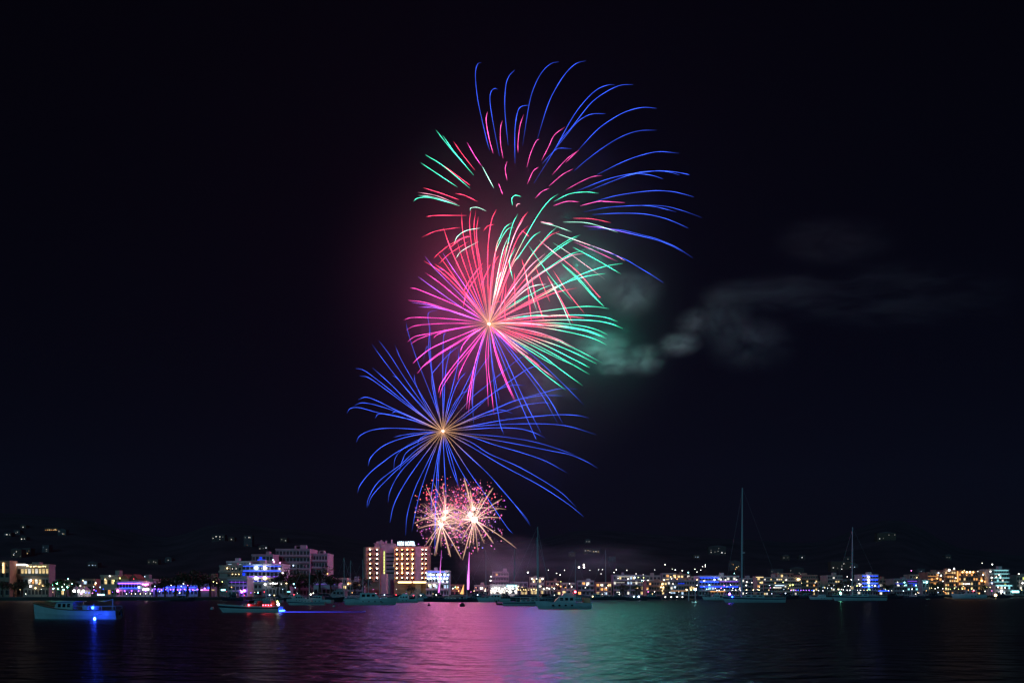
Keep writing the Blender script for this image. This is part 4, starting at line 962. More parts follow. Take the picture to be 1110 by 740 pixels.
# ------------------------------------------------------------------ lamps on the shore, one by one
LAMPS = """
28,643.2,w,.8 58,637.5,g,1.2 62.5,638,g,1.2 69,638.5,g,1.3 73,636,g,1.1 67.5,635.6,W,1.1 74,627,g,.8 70,633,W,.7 62,632,g,.9 57,634,g,.6 65,629.5,g,.8 78,632,g,.8 90.2,628.7,y,1.3
101.6,635.5,B,1 108.7,636,B,1.1 93,641.8,b,1.2 96.5,642,b,1.1 102,638.8,k,.8 100.3,642.4,k,.9 104,640,b,1.2 112,638,b,.9
145,627,r,.8 157,624.5,B,.8 137.2,643.2,w,.9 142.5,643,y,1 147,643.2,w,.9 152,643.2,y,.9 158,643,w,.8 163,643,w,.8
168,635,B,.8 173,640.5,B,1.1 185.5,634,w,.8 196.5,635,B,1 203.5,634,k,.7 194.7,642.2,w,1.3 231.5,630,Y,1 235,631.5,y,.8 241,630,Y,.9 
279.7,641.8,c,1.4 286.5,641,r,.9 265,645.5,r,.9 316.5,646.5,w,1 318.5,632.5,c,1.6 320,636.5,B,.7 339.7,642.5,w,1.2 272,642,v,.8
493.5,636,g,1.1 496.7,636,w,.9 514,640,y,.8 521.3,638,w,.9 516,636.5,o,.7 510.5,641,k,.6 526,638.5,w,.6
572.3,620,W,1.9 594.5,617.5,w,.6 603,621,w,.7 607.2,622.6,w,1 612,617.6,w,.7 608,630,Y,.5 603,632.5,w,.6 649,617,w,.7 651.5,621.5,w,.6 665.5,620,w,.9 668,617,w,.8
689.5,621.5,w,.7 692,625.3,Y,1 697.6,625.6,Y,1 697.5,628.7,W,1.5 695.5,628.7,c,1 702.5,641,k,.9 709.5,641,w,.9 671.3,641.6,w,.8
720,628.4,c,1.1 721,611.5,w,1 732,617.4,W,1 739.6,618,w,1 746,620,c,1.5 732,625.5,y,1 735,624.2,y,1 739,624,y,1.1 741.6,625.3,w,.9 736,622.5,o,.8
756,625.2,w,1.2 755.5,628,y,1.1 755.5,633.8,W,1.2 764.5,611.8,W,.8 764.6,613.6,w,.8 761.5,613.6,w,.6 755.5,619.5,w,.7 759.5,617.5,w,.7 762.5,624,w,.6
789.2,624.2,c,1.6 794,624.2,c,1.4 796,621,c,.8 798.3,628,w,1.1 792,633.6,B,1 785,634.3,k,.9 781.7,637,k,1 777,639.4,w,1 779.5,639.2,w,.8 785.2,639,w,1 797.5,639.2,w,.9 794.5,637,w,.8
802.6,639.2,w,1.1 802,636.8,w,.7 808.8,634,w,1.3 815,631,w,.8 809.2,639,y,1.3 816.6,639,y,1.3 822.6,639,y,1.2 809.2,642.6,w,.6
836.5,643,B,.7 850,643.6,B,.9 835,636.6,k,.6 839,636.3,w,.7 849,630.5,Y,.9 882,639.8,W,1.2 887,639.6,w,.9 892,639.8,W,1 894,636.5,y,.7 875.5,643.4,r,1.1
922.7,627.8,w,.9 930.5,627.6,w,.9 918.3,624.6,w,.7 919.3,634.4,w,.9 929,634.5,Y,1 931.8,634.6,w,.9 935,635,Y,.6 897,637,B,.7 901.5,637,B,.8
908.5,638,Y,.7 912,638.4,w,.8 914,638.8,w,.8 918.5,639.3,W,1 921.3,639.2,W,.9 924,639.3,w,.7 929.5,639.3,w,.6 933,639.5,y,.6 936.5,639.3,y,.7 940,639.2,Y,.7 943,638.9,Y,.6
979.2,640,B,1 988.7,638,W,1.1 963,639.6,w,.6 966.5,639.6,w,.5 987.8,618.1,k,.9 996,642.4,w,.6 1016.7,641.8,B,.8
1013.6,637.6,w,.8 1016.6,636.4,w,.9 1022,637.6,w,.8 1025.5,637,Y,1 1034.5,637.2,Y,1 1030,638,Y,.6 1039,638,Y,.6 1043.5,638,Y,.5 1053,637.8,Y,.8 1055.5,639.2,w,.8 1058,639.8,w,.7 1062,640.9,w,.9 1067.8,640.4,w,.9 1075,640,k,.7 1059.5,640.3,B,.7
1064.6,610,w,.8 1075.5,611.3,W,1.4 857,639.4,v,.9 860,639.4,b,.9 862.5,639.3,v,.9 865.3,639.3,b,.9 868,639.3,v,.9 871,639.3,v,1 874,639.4,v,.9 877,639.3,v,1 880,639.4,b,.9
"""
PLACES = [(0,56,'the yellow-lit hotel'),(56,80,'the green-lit palms'),(80,100,'the white marquee'),(100,127,'the ochre beach house'),(127,167,'the violet terrace bar'),(167,215,'the beach club'),(215,245,'the cream apartments'),
 (245,308,'the blue-lit stepped hotel'),(308,360,'the pink-tinged hotel'),(360,480,'the twin-tower hotel'),(480,530,'the launch site'),(530,562,'the white-lit hall'),(562,602,'the warm stalls'),(602,640,'the cabin cruiser'),(640,662,'the slender mast'),(662,701,'the long grey building'),(701,724,'the brown waterfront block'),
 (724,755,'the dim blue corner block'),(755,803,'the deep blue building'),(803,828,'the cream tower'),(828,869,'the long pale hotel'),(869,896,'the dim brown block'),(896,933,'the right mast'),(933,962,'the bright blue building'),(962,1000,'the dark blue building'),(1000,1024,'the lower orange flats'),(1024,1039,'the roof-terrace flats'),(1039,1060,'the orange-lamp flats'),(1060,1073,'the brown right flats'),(1073,1111,'the teal-lit flats')]
CW = {'w':'white','W':'bright white','y':'warm yellow','o':'orange','c':'cyan','b':'deep blue','v':'violet','k':'pink','r':'red','g':'green','B':'bluish white','Y':'greenish yellow'}
ents = []
for q in LAMPS.split():
    x, y, c, s = q.split(','); ents.append((float(x), float(y), c, float(s)))
for x0, x1, y0, y1, n, cs in [(100,215,636,643,10,'BwvkB'),(215,330,638,645,9,'wycBr'),(340,480,637,645,10,'ykwwo'),(560,660,632,642,10,'wyw'),(690,760,633,644,14,'wyywo'),(757,830,634,642,14,'wywB'),(828,900,631,641,10,'wyB'),(895,1000,634,642,14,'wyBc'),(1000,1110,634,643,22,'wyyoY'),(690,760,616,627,7,'wy'),(20,60,634,642,5,'yyw'),(1000,1100,622,632,8,'oyw'),(600,700,612,624,6,'w')]:
    n = max(2, round(n*.62))
    for k in range(n): ents.append((round(x0+(x1-x0)*(k+rng.uniform(.1,.9))/n, 1), round(rng.uniform(y0, y1), 1), rng.choice(cs), round(rng.uniform(.35,.75), 2)))
ents.sort()
cnt = {}; tot = {}
place = lambda x: next(n for a, b_, n in PLACES if a <= x < b_)
for e in ents: tot[(e[2], place(e[0]))] = tot.get((e[2], place(e[0])), 0) + 1
for (px, py, c, s) in ents:
    key = (c, place(px)); i = cnt.get(key, 0); cnt[key] = i + 1
    Y = shore(px) + rng.uniform(8, 17) + (9 if c == 'g' and px < 100 else 0); z = Z(py, Y)
    high = z > 11.5
    if high:
        Y = hill_Y(px, py, 6.0); z = Z(py, Y)
        base = ground(px, Y)
    else: base = 1.3
    nth = '' if tot[key] == 1 else (', %s from the left of these' % ORD[i] if i else ', leftmost of these')
    lab = '%s %s by %s%s' % (CW[c], 'hillside lamp' if high else ('tall lamp' if z > 5.5 else 'low lamp'), place(px), nth)
    r = (.17 + .20*s) * Y/F * .92
    root = thing('street_lamp', lab, 'lamp', (X(px,Y), Y, base), 0, 'lamps along the waterfront')
    h = max(.6, z - base)
    b = MB(); b.tube([(0,.1,-.2),(0,.1,h*.5),(0,.1,h+r*.3)], [.09,.07,.05], 5); b.box(-.14,.14,-.04,.24,-.1,.25); b.build('pole', M_metal, root)
    b = MB(); b.ball((0,-r*.4,h), r, 6, 4); b.build('bulb', lampm(c, round(4+9*s)*(9 if c == 'g' and px < 100 else 1)), root)

# white marquee, floodlight mast, light panels, launch fire
def marquee2():
    Y = 345; root = thing('marquee', 'bright white-lit marquee between the green palms and the blue lamps', 'marquee', (X(87,Y), Y, 1.2)); k = Y/F
    for i in range(3):
        x = (-5+5*i)*k; b = MB(); b.rings([[Vector((x-2.2*k,-2,3.0)), Vector((x+2.2*k,-2,3.0)), Vector((x+2.2*k,3,3.0)), Vector((x-2.2*k,3,3.0))], [Vector((x-.1,.4,4.6)), Vector((x+.1,.4,4.6)), Vector((x+.1,.6,4.6)), Vector((x-.1,.6,4.6))]]); b.build('canopy', M_white, root)
        b = MB(); b.ball((x,-1.2,2.5), .55, 6, 4); b.build('lamp', lampm('W', 14), root)
        for q in (-2.1*k, 2.1*k): b = MB(); b.tube([(x+q,-1.9,-.1),(x+q,-1.9,3)], .06, 4); b.build('leg', M_metal, root)
    b = MB(); b.box(-7*k, 7*k, 3.1, 3.3, -.1, 2.9); b.build('back_wall', M_white, root)
    b = MB(); b.ball((3*k,-1.5,1.6), .4, 6, 4); b.build('lamp', lampm('k', 12), root)
marquee2()
def mast3():
    Y = 560; root = thing('floodlight_mast', 'tall mast with three white floodlights above the red-lit cabin cruiser', 'floodlight', (X(631,Y), Y, 1.2))
    h = Z(611.8,Y)-1.2; b = MB(); b.tube([(0,0,0),(0,0,h)], [.2,.1], 6); b.tube([(-2.4,0,h-1.6),(1.6,0,h-1.6)], .06, 4); b.build('pole', M_metal, root)
    for px, py in ((632.8,611.8),(627.6,614.5),(633,614.5)):
        b = MB(); b.ball((X(px,Y)-root.location.x,-.4,Z(py,Y)-1.2), .62, 6, 4); b.build('floodlight', lampm('w', 6), root)
mast3()
def panel(label, px, py, w_, h_, c, s, rz=0):
    Y = shore(px)+5; root = thing('light_panel', label, 'light panel', (X(px,Y), Y, 1.2)); k = Y/F; z = max(1.0, Z(py,Y)-1.2); hh = h_*k
    b = MB(); b.box(-w_*k/2, w_*k/2, -.1, 0, z-hh/2, z+hh/2); b.build('screen', lampm(c, s), root)
    b = MB(); b.box(-w_*k/2-.08, w_*k/2+.08, .002, .15, z-hh/2-.08, z+hh/2+.08)
    for q in (-.4, .4): b.box(q*w_*k-.05, q*w_*k+.05, .02, .12, -.1, z-hh/2-.081)
    b.build('frame', M_metal, root)
panel('cyan-white lit bar sign low on the shore below the blue lamps', 109.5, 644.4, 7.5, 1.3, 'c', 5)
panel('small cyan-white lit panel right of the beach club', 242, 639, 4.6, 1.6, 'c', 3.5)
panel('small dim cyan lit panel before the pink-tinged hotel', 313, 641, 3.6, 1.2, 'c', 1.6)
panel('small pale yellow lit panel at the right edge of the beach club', 231, 639, 3, 1.0, 'y', .8)
def flame():
    Y = 425; root = thing('launch_flame', 'small orange flame left of the thick violet tail at the launch site', 'flame', (X(501,Y), Y, 1.2)); k = Y/F
    b = MB(); pts = [(0,0,.2),(-.2,0,1.2),(.15,0,2.6),(.5,0,4.6),(.9,0,6.2)]; b.tube(pts, [.9,1.0,.6,.3,.05], 7); b.build('fire', glow('fire', (1.0,0.5,0.16), 1.6), root)
    b = MB(); b.rings([[Vector((math.cos(a)*r, math.sin(a)*r, z)) for a in [2*math.pi*i/10 for i in range(10)]] for r, z in ((1.0,-.1),(1.2,.3),(1.1,.45))]); b.build('brazier', M_metal, root)
flame()
def launch(px, label):
    Y = FY; root = thing('launch_rack', label, 'launch rack', (X(px,Y), Y, 1.2)); 
    b = MB(); b.box(-1.6,1.6,-.6,.6,-.1,.15); b.box(-1.6,1.6,-.65,-.55,.5,.6); b.box(-1.6,1.6,.55,.65,.5,.6); b.build('frame', M_metal, root)
    for i in range(5): b = MB(); b.tube([(-1.3+.65*i,0,.151),(-1.3+.65*i,0,1.3)], .14, 8); b.build('mortar_tube', M_roof, root)
launch(475.6, 'firework launch rack at the foot of the thin violet tail'); launch(507, 'firework launch rack at the foot of the thick violet tail')

# ------------------------------------------------------------------ boats
M_hull = mat('white gelcoat', (0.62,0.64,0.64), 0.35, 0, 0.12, 0.9)
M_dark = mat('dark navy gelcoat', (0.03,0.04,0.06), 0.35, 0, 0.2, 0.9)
M_teak = mat('teak deck', (0.22,0.14,0.08), 0.7, 0, 0.3, 2)
M_alu = mat('painted mast aluminium', (0.70,0.70,0.72), 0.5, 0.0, 0.1, 1)
M_canvas = mat('navy canvas', (0.05,0.07,0.12), 0.9, 0, 0.2, 2)
M_tan = mat('tan canvas', (0.50,0.36,0.22), 0.9, 0, 0.25, 2)
M_red = mat('red upholstery', (0.45,0.03,0.03), 0.7, 0, 0.2, 2)
M_blk = mat('black rubber', (0.02,0.02,0.022), 0.6, 0, 0.2, 2)
def hull(root, L, B, H, rake=1.2, sheer=.45, transom=.72, m=None, deckm=None, stripe=None, stem=0.0):
    """lofted hull with a deck, bow at +x"""
    N = 15; sec = []; dk = []
    for i in range(N):
        u = i/(N-1); x = -L/2 + L*u
        bb = B/2*(transom + (1-transom)*min(1, u/.45)**.7) if u < .45 else B/2*max(0.015, 1-((u-.45)/.55)**2.3)
        g = H + sheer*max(0, (u-.3)/.7)**2
        gx = x + rake*u**4; kx = x - rake*.35*u**3
        sec.append([Vector((gx,-bb,g)), Vector((x*.5+gx*.5,-bb*.94,g*.45)), Vector((kx,-bb*.72,-.05)), Vector((kx,0,-.45)), Vector((kx,bb*.72,-.05)), Vector((x*.5+gx*.5,bb*.94,g*.45)), Vector((gx,bb,g))])
        dk.append((gx, bb*.985, g))
    b = MB(); b.rings(sec, cap=True, closed=False)
    o = b.build('hull', m or M_hull, root, smooth=False)
    b = MB()
    for (x0,b0,g0), (x1,b1,g1) in zip(dk, dk[1:]): b.add([(x0,-b0,g0-.06),(x1,-b1,g1-.06),(x1,b1,g1-.06),(x0,b0,g0-.06)], [(0,1,2,3)])
    b.build('deck', deckm or M_teak, root)
    if stripe:
        b = MB()
        for sd in (-1, 1):
            for p, q in zip(sec, sec[1:]):
                a0 = p[0].lerp(p[1], .25); a1 = p[0].lerp(p[1], .75); c0 = q[0].lerp(q[1], .25); c1 = q[0].lerp(q[1], .75); k = Vector((0, -.012, 0))
                f = lambda v: Vector((v.x, (v.y+k.y)*-sd if sd > 0 else v.y+k.y, v.z))
                b.add([f(a0), f(a1), f(c1), f(c0)], [(0,1,2,3)])
        b.build('stripe', stripe, root)
    return dk
def house(root, name, x0, x1, w0, w1, z0, z1, m, slope_f=.8, slope_b=.15, wins=0, winm=None):
    """cabin with raked ends; windows are children"""
    b = MB(); iw = .12
    b.add([(x0,-w0,z0),(x1,-w1,z0),(x1,w1,z0),(x0,w0,z0),(x0+slope_b,-w0+iw,z1),(x1-slope_f,-w1+iw,z1),(x1-slope_f,w1-iw,z1),(x0+slope_b,w0-iw,z1)],
          [(0,3,2,1),(4,5,6,7),(0,1,5,4),(1,2,6,5),(2,3,7,6),(3,0,4,7)])
    o = b.build(name, m, root)
    h = z1-z0
    for i in range(wins):
        for sd in (-1, 1):
            a, c = i/wins+.06, (i+1)/wins-.06; xa = x0+.2+slope_b+(x1-slope_f*.7-x0-.4-slope_b)*a; xc = x0+.2+slope_b+(x1-slope_f*.7-x0-.4-slope_b)*c
            wa = w0+(w1-w0)*(xa-x0)/(x1-x0); wc = w0+(w1-w0)*(xc-x0)/(x1-x0)
            q = lambda x, ww, t: (x, sd*(ww-iw*t+.012), z0+h*t)
            q2 = lambda x, ww, t: (x, sd*(ww-iw*t-.03), z0+h*t)
            b = MB(); b.add([q(xa,wa,.4), q(xc,wc,.4), q(xc,wc,.8), q(xa,wa,.8), q2(xa,wa,.4), q2(xc,wc,.4), q2(xc,wc,.8), q2(xa,wa,.8)], [(0,1,2,3),(7,6,5,4),(0,4,5,1),(1,5,6,2),(2,6,7,3),(3,7,4,0)])
            b.build('window', winm or M_glass, o)
    if slope_f > .3:
        b = MB(); k = .02
        b.add([(x1-slope_f*.25+k,-w1*.8,z0+h*.3),(x1-slope_f*.25+k,w1*.8,z0+h*.3),(x1-slope_f*.85+k,w1*.72,z0+h*.88),(x1-slope_f*.85+k,-w1*.72,z0+h*.88)], [(0,1,2,3)])
        b.build('windscreen', M_glass, o)
    return o
def rail(root, dk, h=.55, a=.35, b_=1.0):
    b = MB(); n = len(dk)
    for sd in (-1, 1):
        pts = [(x, sd*bb*.96, g+h) for i, (x, bb, g) in enumerate(dk) if a <= i/(n-1) <= b_]
        b.tube(pts, .022, 4)
        for p in pts[::2]: b.tube([(p[0],p[1],p[2]-h-.05), p], .018, 4)
    b.build('railing', M_alu, root)
def lampb(root, name, loc, r, c, s):
    b = MB(); b.ball((0,0,0), r, 6, 4); o = b.build(name, lampm(c, s), root); o.location = loc; return o
def place_boat(name, label, cat, px, wl, rz, group=None, scale=1.0):
    Y = CH*F/(wl-HY); return thing(name, label, cat, (X(px,Y), Y, 0), rz, group, scale), Y
def sail_parts(root, L, mast_h, B=None, hm=None, mast_x=.08, mast_r=.09, cabin=True):
    B = B or L*.30; dk = hull(root, L, B, L*.085, rake=L*.05, sheer=L*.03, transom=.6, m=hm, stripe=M_canvas)
    H = L*.085
    house(root, 'cabin', -L*.14, L*.24, B*.30, B*.17, H-.04, H+L*.045, M_hull, L*.08, .1, 3)
    b = MB(); b.tube([(L*mast_x,0,H*.5),(L*mast_x-.02,0,mast_h*.5),(L*mast_x-.12,0,mast_h)], [mast_r,mast_r*.95,mast_r*.6], 6); mo = b.build('mast', M_alu, root)
    b = MB()
    for t in (.38, .68): b.tube([(L*mast_x-.05,-B*.26*(1.2-t),mast_h*t),(L*mast_x-.05,B*.26*(1.2-t),mast_h*t)], .03, 4)
    b.build('spreader', M_alu, mo)
    b = MB(); b.tube([(L*mast_x-.1,0,H+L*.09),(-L*.34,0,H+L*.095)], .07, 5); b.build('boom', M_alu, root)
    b = MB(); b.tube([(L*mast_x-.25,0,H+L*.09+.22),(-L*.1,0,H+L*.092+.28),(-L*.33,0,H+L*.095+.15)], [.16,.2,.1], 6); b.build('furled_sail', M_canvas, root)
    b = MB(); b.tube([(L*.52,0,H+L*.03),(L*mast_x-.1,0,mast_h*.97)], .022, 3); b.tube([(-L*.49,0,H),(L*mast_x-.12,0,mast_h)], .015, 3)
    for sd in (-1, 1): b.tube([(L*mast_x-.2,sd*B*.46,H),(L*mast_x-.08,sd*B*.26*.52,mast_h*.68),(L*mast_x-.1,0,mast_h*.95)], .014, 3)
    b.build('rigging', M_alu, root); rail(root, dk, .5, 0, 1)
    return dk
def motor_parts(root, L, fly=True, hm=None, port=3, canopy=None):
    B = L*.32; H = L*.115; dk = hull(root, L, B, H, rake=L*.07, sheer=L*.045, transom=.88, m=hm)
    for i in range(port):
        for sd in (-1, 1):
            b = MB(); x = L*(-.12+.12*i); ring = lambda y: [Vector((x+math.cos(a)*.22, y, H*.62+math.sin(a)*.16)) for a in [2*math.pi*k/8 for k in range(8)]]
            b.rings([ring(sd*(B*.495)), ring(sd*(B*.45))]); b.build('porthole', M_glass, root)
    ho = house(root, 'cabin', -L*.20, L*.22, B*.38, B*.27, H-.04, H+L*.125, hm or M_hull, L*.12, .15, 3)
    if fly:
        house(root, 'flybridge', -L*.16, L*.06, B*.30, B*.26, H+L*.126, H+L*.19, hm or M_hull, L*.05, .1, 0)
        b = MB()
        for sd in (-1, 1): b.tube([(-L*.17,sd*B*.28,H+L*.12),(-L*.11,sd*B*.25,H+L*.26)], .07, 5)
        b.tube([(-L*.11,-B*.25,H+L*.26),(-L*.11,B*.25,H+L*.26)], .08, 5); b.build('radar_arch', hm or M_hull, root)
        b = MB(); b.tube([(-L*.11,0,H+L*.26),(-L*.11,0,H+L*.36)], .03, 4); b.rings([[Vector((-L*.11+math.cos(a)*.28, math.sin(a)*.28, z)) for a in [2*math.pi*k/8 for k in range(8)]] for z in (H+L*.27, H+L*.29)]); b.build('radar', M_hull, root)
    if canopy:
        b = MB(); b.rings([[Vector((x,-B*.36,z-.25)), Vector((x,-B*.2,z)), Vector((x,B*.2,z)), Vector((x,B*.36,z-.25)), Vector((x,B*.3,z-.12)), Vector((x,-B*.3,z-.12))] for x, z in ((-L*.43,H+L*.10),(-L*.2,H+L*.13))]); b.build('stern_canopy', canopy, root)
    rail(root, dk, .6, .5, 1)
    return dk, H, B

# 1 the wooden boat in front at left
r0, Yb = place_boat('fishing_boat', 'white double-ended fishing boat moored nearest at left with a blue lamp aft', 'boat', 83, 670.3, R(180-6))
L = 97/F*Yb
dk = hull(r0, L, 2.9, 1.02, rake=.15, sheer=.78, transom=.45, m=M_hull, stripe=None)
house(r0, 'cabin', -L*.02, L*.22, 1.0, .85, .95, 1.95, M_hull, .35, .05, 3)
b = MB(); b.box(-L*.05, L*.22, -1.1, 1.1, 1.951, 2.05); b.build('cabin_roof', M_hull, r0)
b = MB()
for sd in (-1, 1): b.tube([(x, sd*(bb+.03), g-.02) for x, bb, g in dk], .06, 5)
b.build('rubbing_strake', M_teak, r0)
rail(r0, dk, .45, .0, .55)
b = MB(); b.box(-L*.16, -L*.10, -.45, .45, .9, 1.55); b.build('engine_box', M_hull, r0)
b = MB(); b.rings([[Vector((-L*.25+math.cos(a)*.42, math.sin(a)*.42, z)) for a in [2*math.pi*k/10 for k in range(10)]] for z in (.95, 1.5)]); b.build('fish_tub', M_hull, r0)
b = MB(); b.tube([(-L*.43,0,.9),(-L*.43,0,2.3)], .05, 5); b.tube([(-L*.43,0,2.25),(-L*.32,0,2.0)], .03, 4); b.build('stern_post', M_alu, r0)
b = MB(); b.tube([(-L*.5,-.1,.5),(-L*.53,-.1,1.0),(-L*.55,.1,.35)], [.12,.2,.12], 6); b.build('outboard_motor', M_blk, r0)
b = MB(); b.tube([(-L*.26,.85,.9),(-L*.26,.85,1.75)], .03, 4); b.build('lamp_post', M_alu, r0)
lampb(r0, 'blue_lamp', (-L*.26,1.05,1.30), .16, 'b', 45)
lampb(r0, 'blue_lamp', (-L*.38,2.55,.12), .12, 'b', 360)
b = MB(); b.tube([(-L*.38,1.1,.6),(-L*.38,2.5,.55),(-L*.38,2.55,.2)], .025, 4); b.build('lamp_bracket', M_alu, r0)
# 2 speedboat
r0, Yb = place_boat('speedboat', 'white speedboat with red-lit seats and blue stern light moored in the left harbour', 'speedboat', 273, 663.3, R(180-3))
L = 64/F*Yb; dk = hull(r0, L, 2.6, .95, rake=.9, sheer=.32, transom=.9, m=M_hull, stripe=M_dark, deckm=M_hull)
house(r0, 'foredeck_cabin', -L*.02, L*.24, .95, .6, .9, 1.32, M_hull, 1.2, .1, 2)
b = MB(); b.add([(L*.02,-.95,1.3),(L*.08,0,1.3),(L*.02,.95,1.3),(L*.02-.35,.85,1.8),(L*.08-.35,0,1.85),(L*.02-.35,-.85,1.8)], [(0,1,4,5),(1,2,3,4)]); b.build('windscreen', M_glass, r0)
for x in (-L*.08, -L*.33):
    b = MB(); b.box(x-.5, x+.5, -1.0, 1.0, .8, 1.2); b.box(x-.6, x-.45, -1.0, 1.0, 1.201, 1.75); b.build('seat', M_red, r0)
lampb(r0, 'red_lamp', (-L*.005,1.34,1.14), .12, 'r', 30); 
for i in range(4): lampb(r0, 'red_lamp', (-L*(.25+.045*i),1.36,1.12), .09, 'r', 22)
b = MB(); b.tube([(-L*.38,-1.0,1.0),(-L*.36,-1.0,2.3),(-L*.36,1.0,2.3),(-L*.38,1.0,1.0)], .04, 5); b.build('wake_tower', M_alu, r0)
lampb(r0, 'stern_lamp', (-L*.49,.9,1.25), .2, 'W', 12); lampb(r0, 'stern_lamp', (-L*.47,.8,1.65), .16, 'Y', 5)
for i in range(5): lampb(r0, 'blue_lamp', (-L*.515,-1.1+.45*i,.22), .13, 'b', 60)
b = MB(); b.box(-L*.56, -L*.5, -.9, .9, .12, .2); b.build('swim_platform', M_teak, r0)
# 3 cabin cruiser right of the middle
r0, Yb = place_boat('cabin_cruiser', 'teal-tinted cabin cruiser with a red lamp on its flybridge right of the pink water', 'motor yacht', 612, 659.6, R(180+4))
L = 57/F*Yb; dk, H, B = motor_parts(r0, L, True, M_hull, 4)
b = MB(); b.tube([(-L*.02,0,H+L*.19),(-L*.02,0,H+L*.36)], .05, 5); b.build('antenna', M_blk, r0)
lampb(r0, 'red_lamp', (-L*.19,B*.3,H+L*.21), .19, 'r', 26)
b = MB(); b.rings([[Vector((-L*.36,-.9,H+.1)), Vector((-L*.36,.9,H+.1)), Vector((-L*.34,.8,H+1.0)), Vector((-L*.34,-.8,H+1.0))], [Vector((-L*.49,-.9,H-.3)), Vector((-L*.49,.9,H-.3)), Vector((-L*.47,.8,H+.9)), Vector((-L*.47,-.8,H+.9))]]); b.build('stern_cover', M_tan, r0)
lampb(r0, 'stern_lamp', (-L*.52,1.1,H+1.2), .1, 'y', 10)
# 4 long low sailing boat beside it, with a dinghy
r0, Yb = place_boat('sailing_boat', 'low dark-decked sailing boat with a tall mast behind the cabin cruiser', 'sailboat', 571, 656.3, R(3))
sail_parts(r0, 52/F*Yb, Z(570.5,Yb), mast_x=.24, hm=M_hull, mast_r=.11)
r0, Yb = place_boat('sailing_boat', 'second mast-bearing sailing boat half hidden by the low dark-decked one', 'sailboat', 580, 652.4, R(14)); sail_parts(r0, 12, Z(582,Yb), mast_x=.06, hm=M_dark, mast_r=.11)
r0, Yb = place_boat('dinghy', 'small dark inflatable dinghy behind the stern of the low sailing boat', 'dinghy', 544.5, 655.6, R(5))
b = MB(); b.tube([(-1.4,-.6,.3),(.6,-.6,.3),(1.35,0,.42),(.6,.6,.3),(-1.4,.6,.3)], [.24,.26,.22,.26,.24], 8); b.build('inflatable_tube', M_blk, r0)
b = MB(); b.box(-1.2,.6,-.4,.4,.1,.2); b.box(-1.25,-1.15,-.42,.42,.201,.6); b.build('floor_board', M_teak, r0)
b = MB(); b.tube([(-1.3,0,.1),(-1.4,0,.7),(-1.45,0,1.15)], [.1,.16,.2], 6); b.build('outboard_motor', M_blk, r0)
# 5 teal motor yacht left of the pink water
r0, Yb = place_boat('motor_yacht', 'long teal-tinted motor yacht moored just left of the bright water', 'motor yacht', 402, 655.2, R(-4)); motor_parts(r0, 54/F*Yb, False, M_hull, 4, M_canvas)
# 6 sailing boat with slim mast before the pink-tinged hotel
r0, Yb = place_boat('sailing_boat', 'teal-tinted sailing boat with a slim mast before the pink-tinged hotel', 'sailboat', 333, 655.4, R(176)); sail_parts(r0, 40/F*Yb, Z(597,Yb), mast_x=-.06); lampb(r0, 'deck_lamp', (-1.2,1.0,2.6), .16, 'w', 9)
# 7 tall sailing boat at right and its neighbour
r0, Yb = place_boat('sailing_yacht', 'white sailing yacht with the tallest mast and a violet-blue bow lamp', 'sailboat', 818, 652.6, R(180)); L = 64/F*Yb
sail_parts(r0, L, Z(528.5,Yb), mast_x=.215, mast_r=.22); lampb(r0, 'bow_lamp', (L*.43,.4,2.6), .34, 'v', 26); lampb(r0, 'bow_lamp', (L*.40,1.3,1.75), .2, 'b', 40)
b = MB(); b.rings([[Vector((L*.215-.55+math.cos(a)*.4, math.sin(a)*.4, z)) for a in [2*math.pi*k/8 for k in range(8)]] for z in (Z(599.3,Yb), Z(598,Yb))]); b.build('radar', M_hull, r0)
r0, Yb = place_boat('sailing_yacht', 'white sailing yacht at right with a green-cyan lamp at its bow', 'sailboat', 932, 650.5, R(180)); L = 55/F*Yb
sail_parts(r0, L, Z(571,Yb), mast_x=.15, mast_r=.2); lampb(r0, 'bow_lamp', (L*.40,.8,2.95), .36, 'g', 22); lampb(r0, 'bow_lamp', (L*.40,1.2,2.4), .2, 'c', 14)
# 8 pink-lit cruiser behind, on the left
r0, Yb = place_boat('motor_yacht', 'pinkish cabin yacht with aerials behind the teal motor yacht', 'motor yacht', 367, 650.2, R(170)); motor_parts(r0, 15.5, True, M_pinkw, 3)
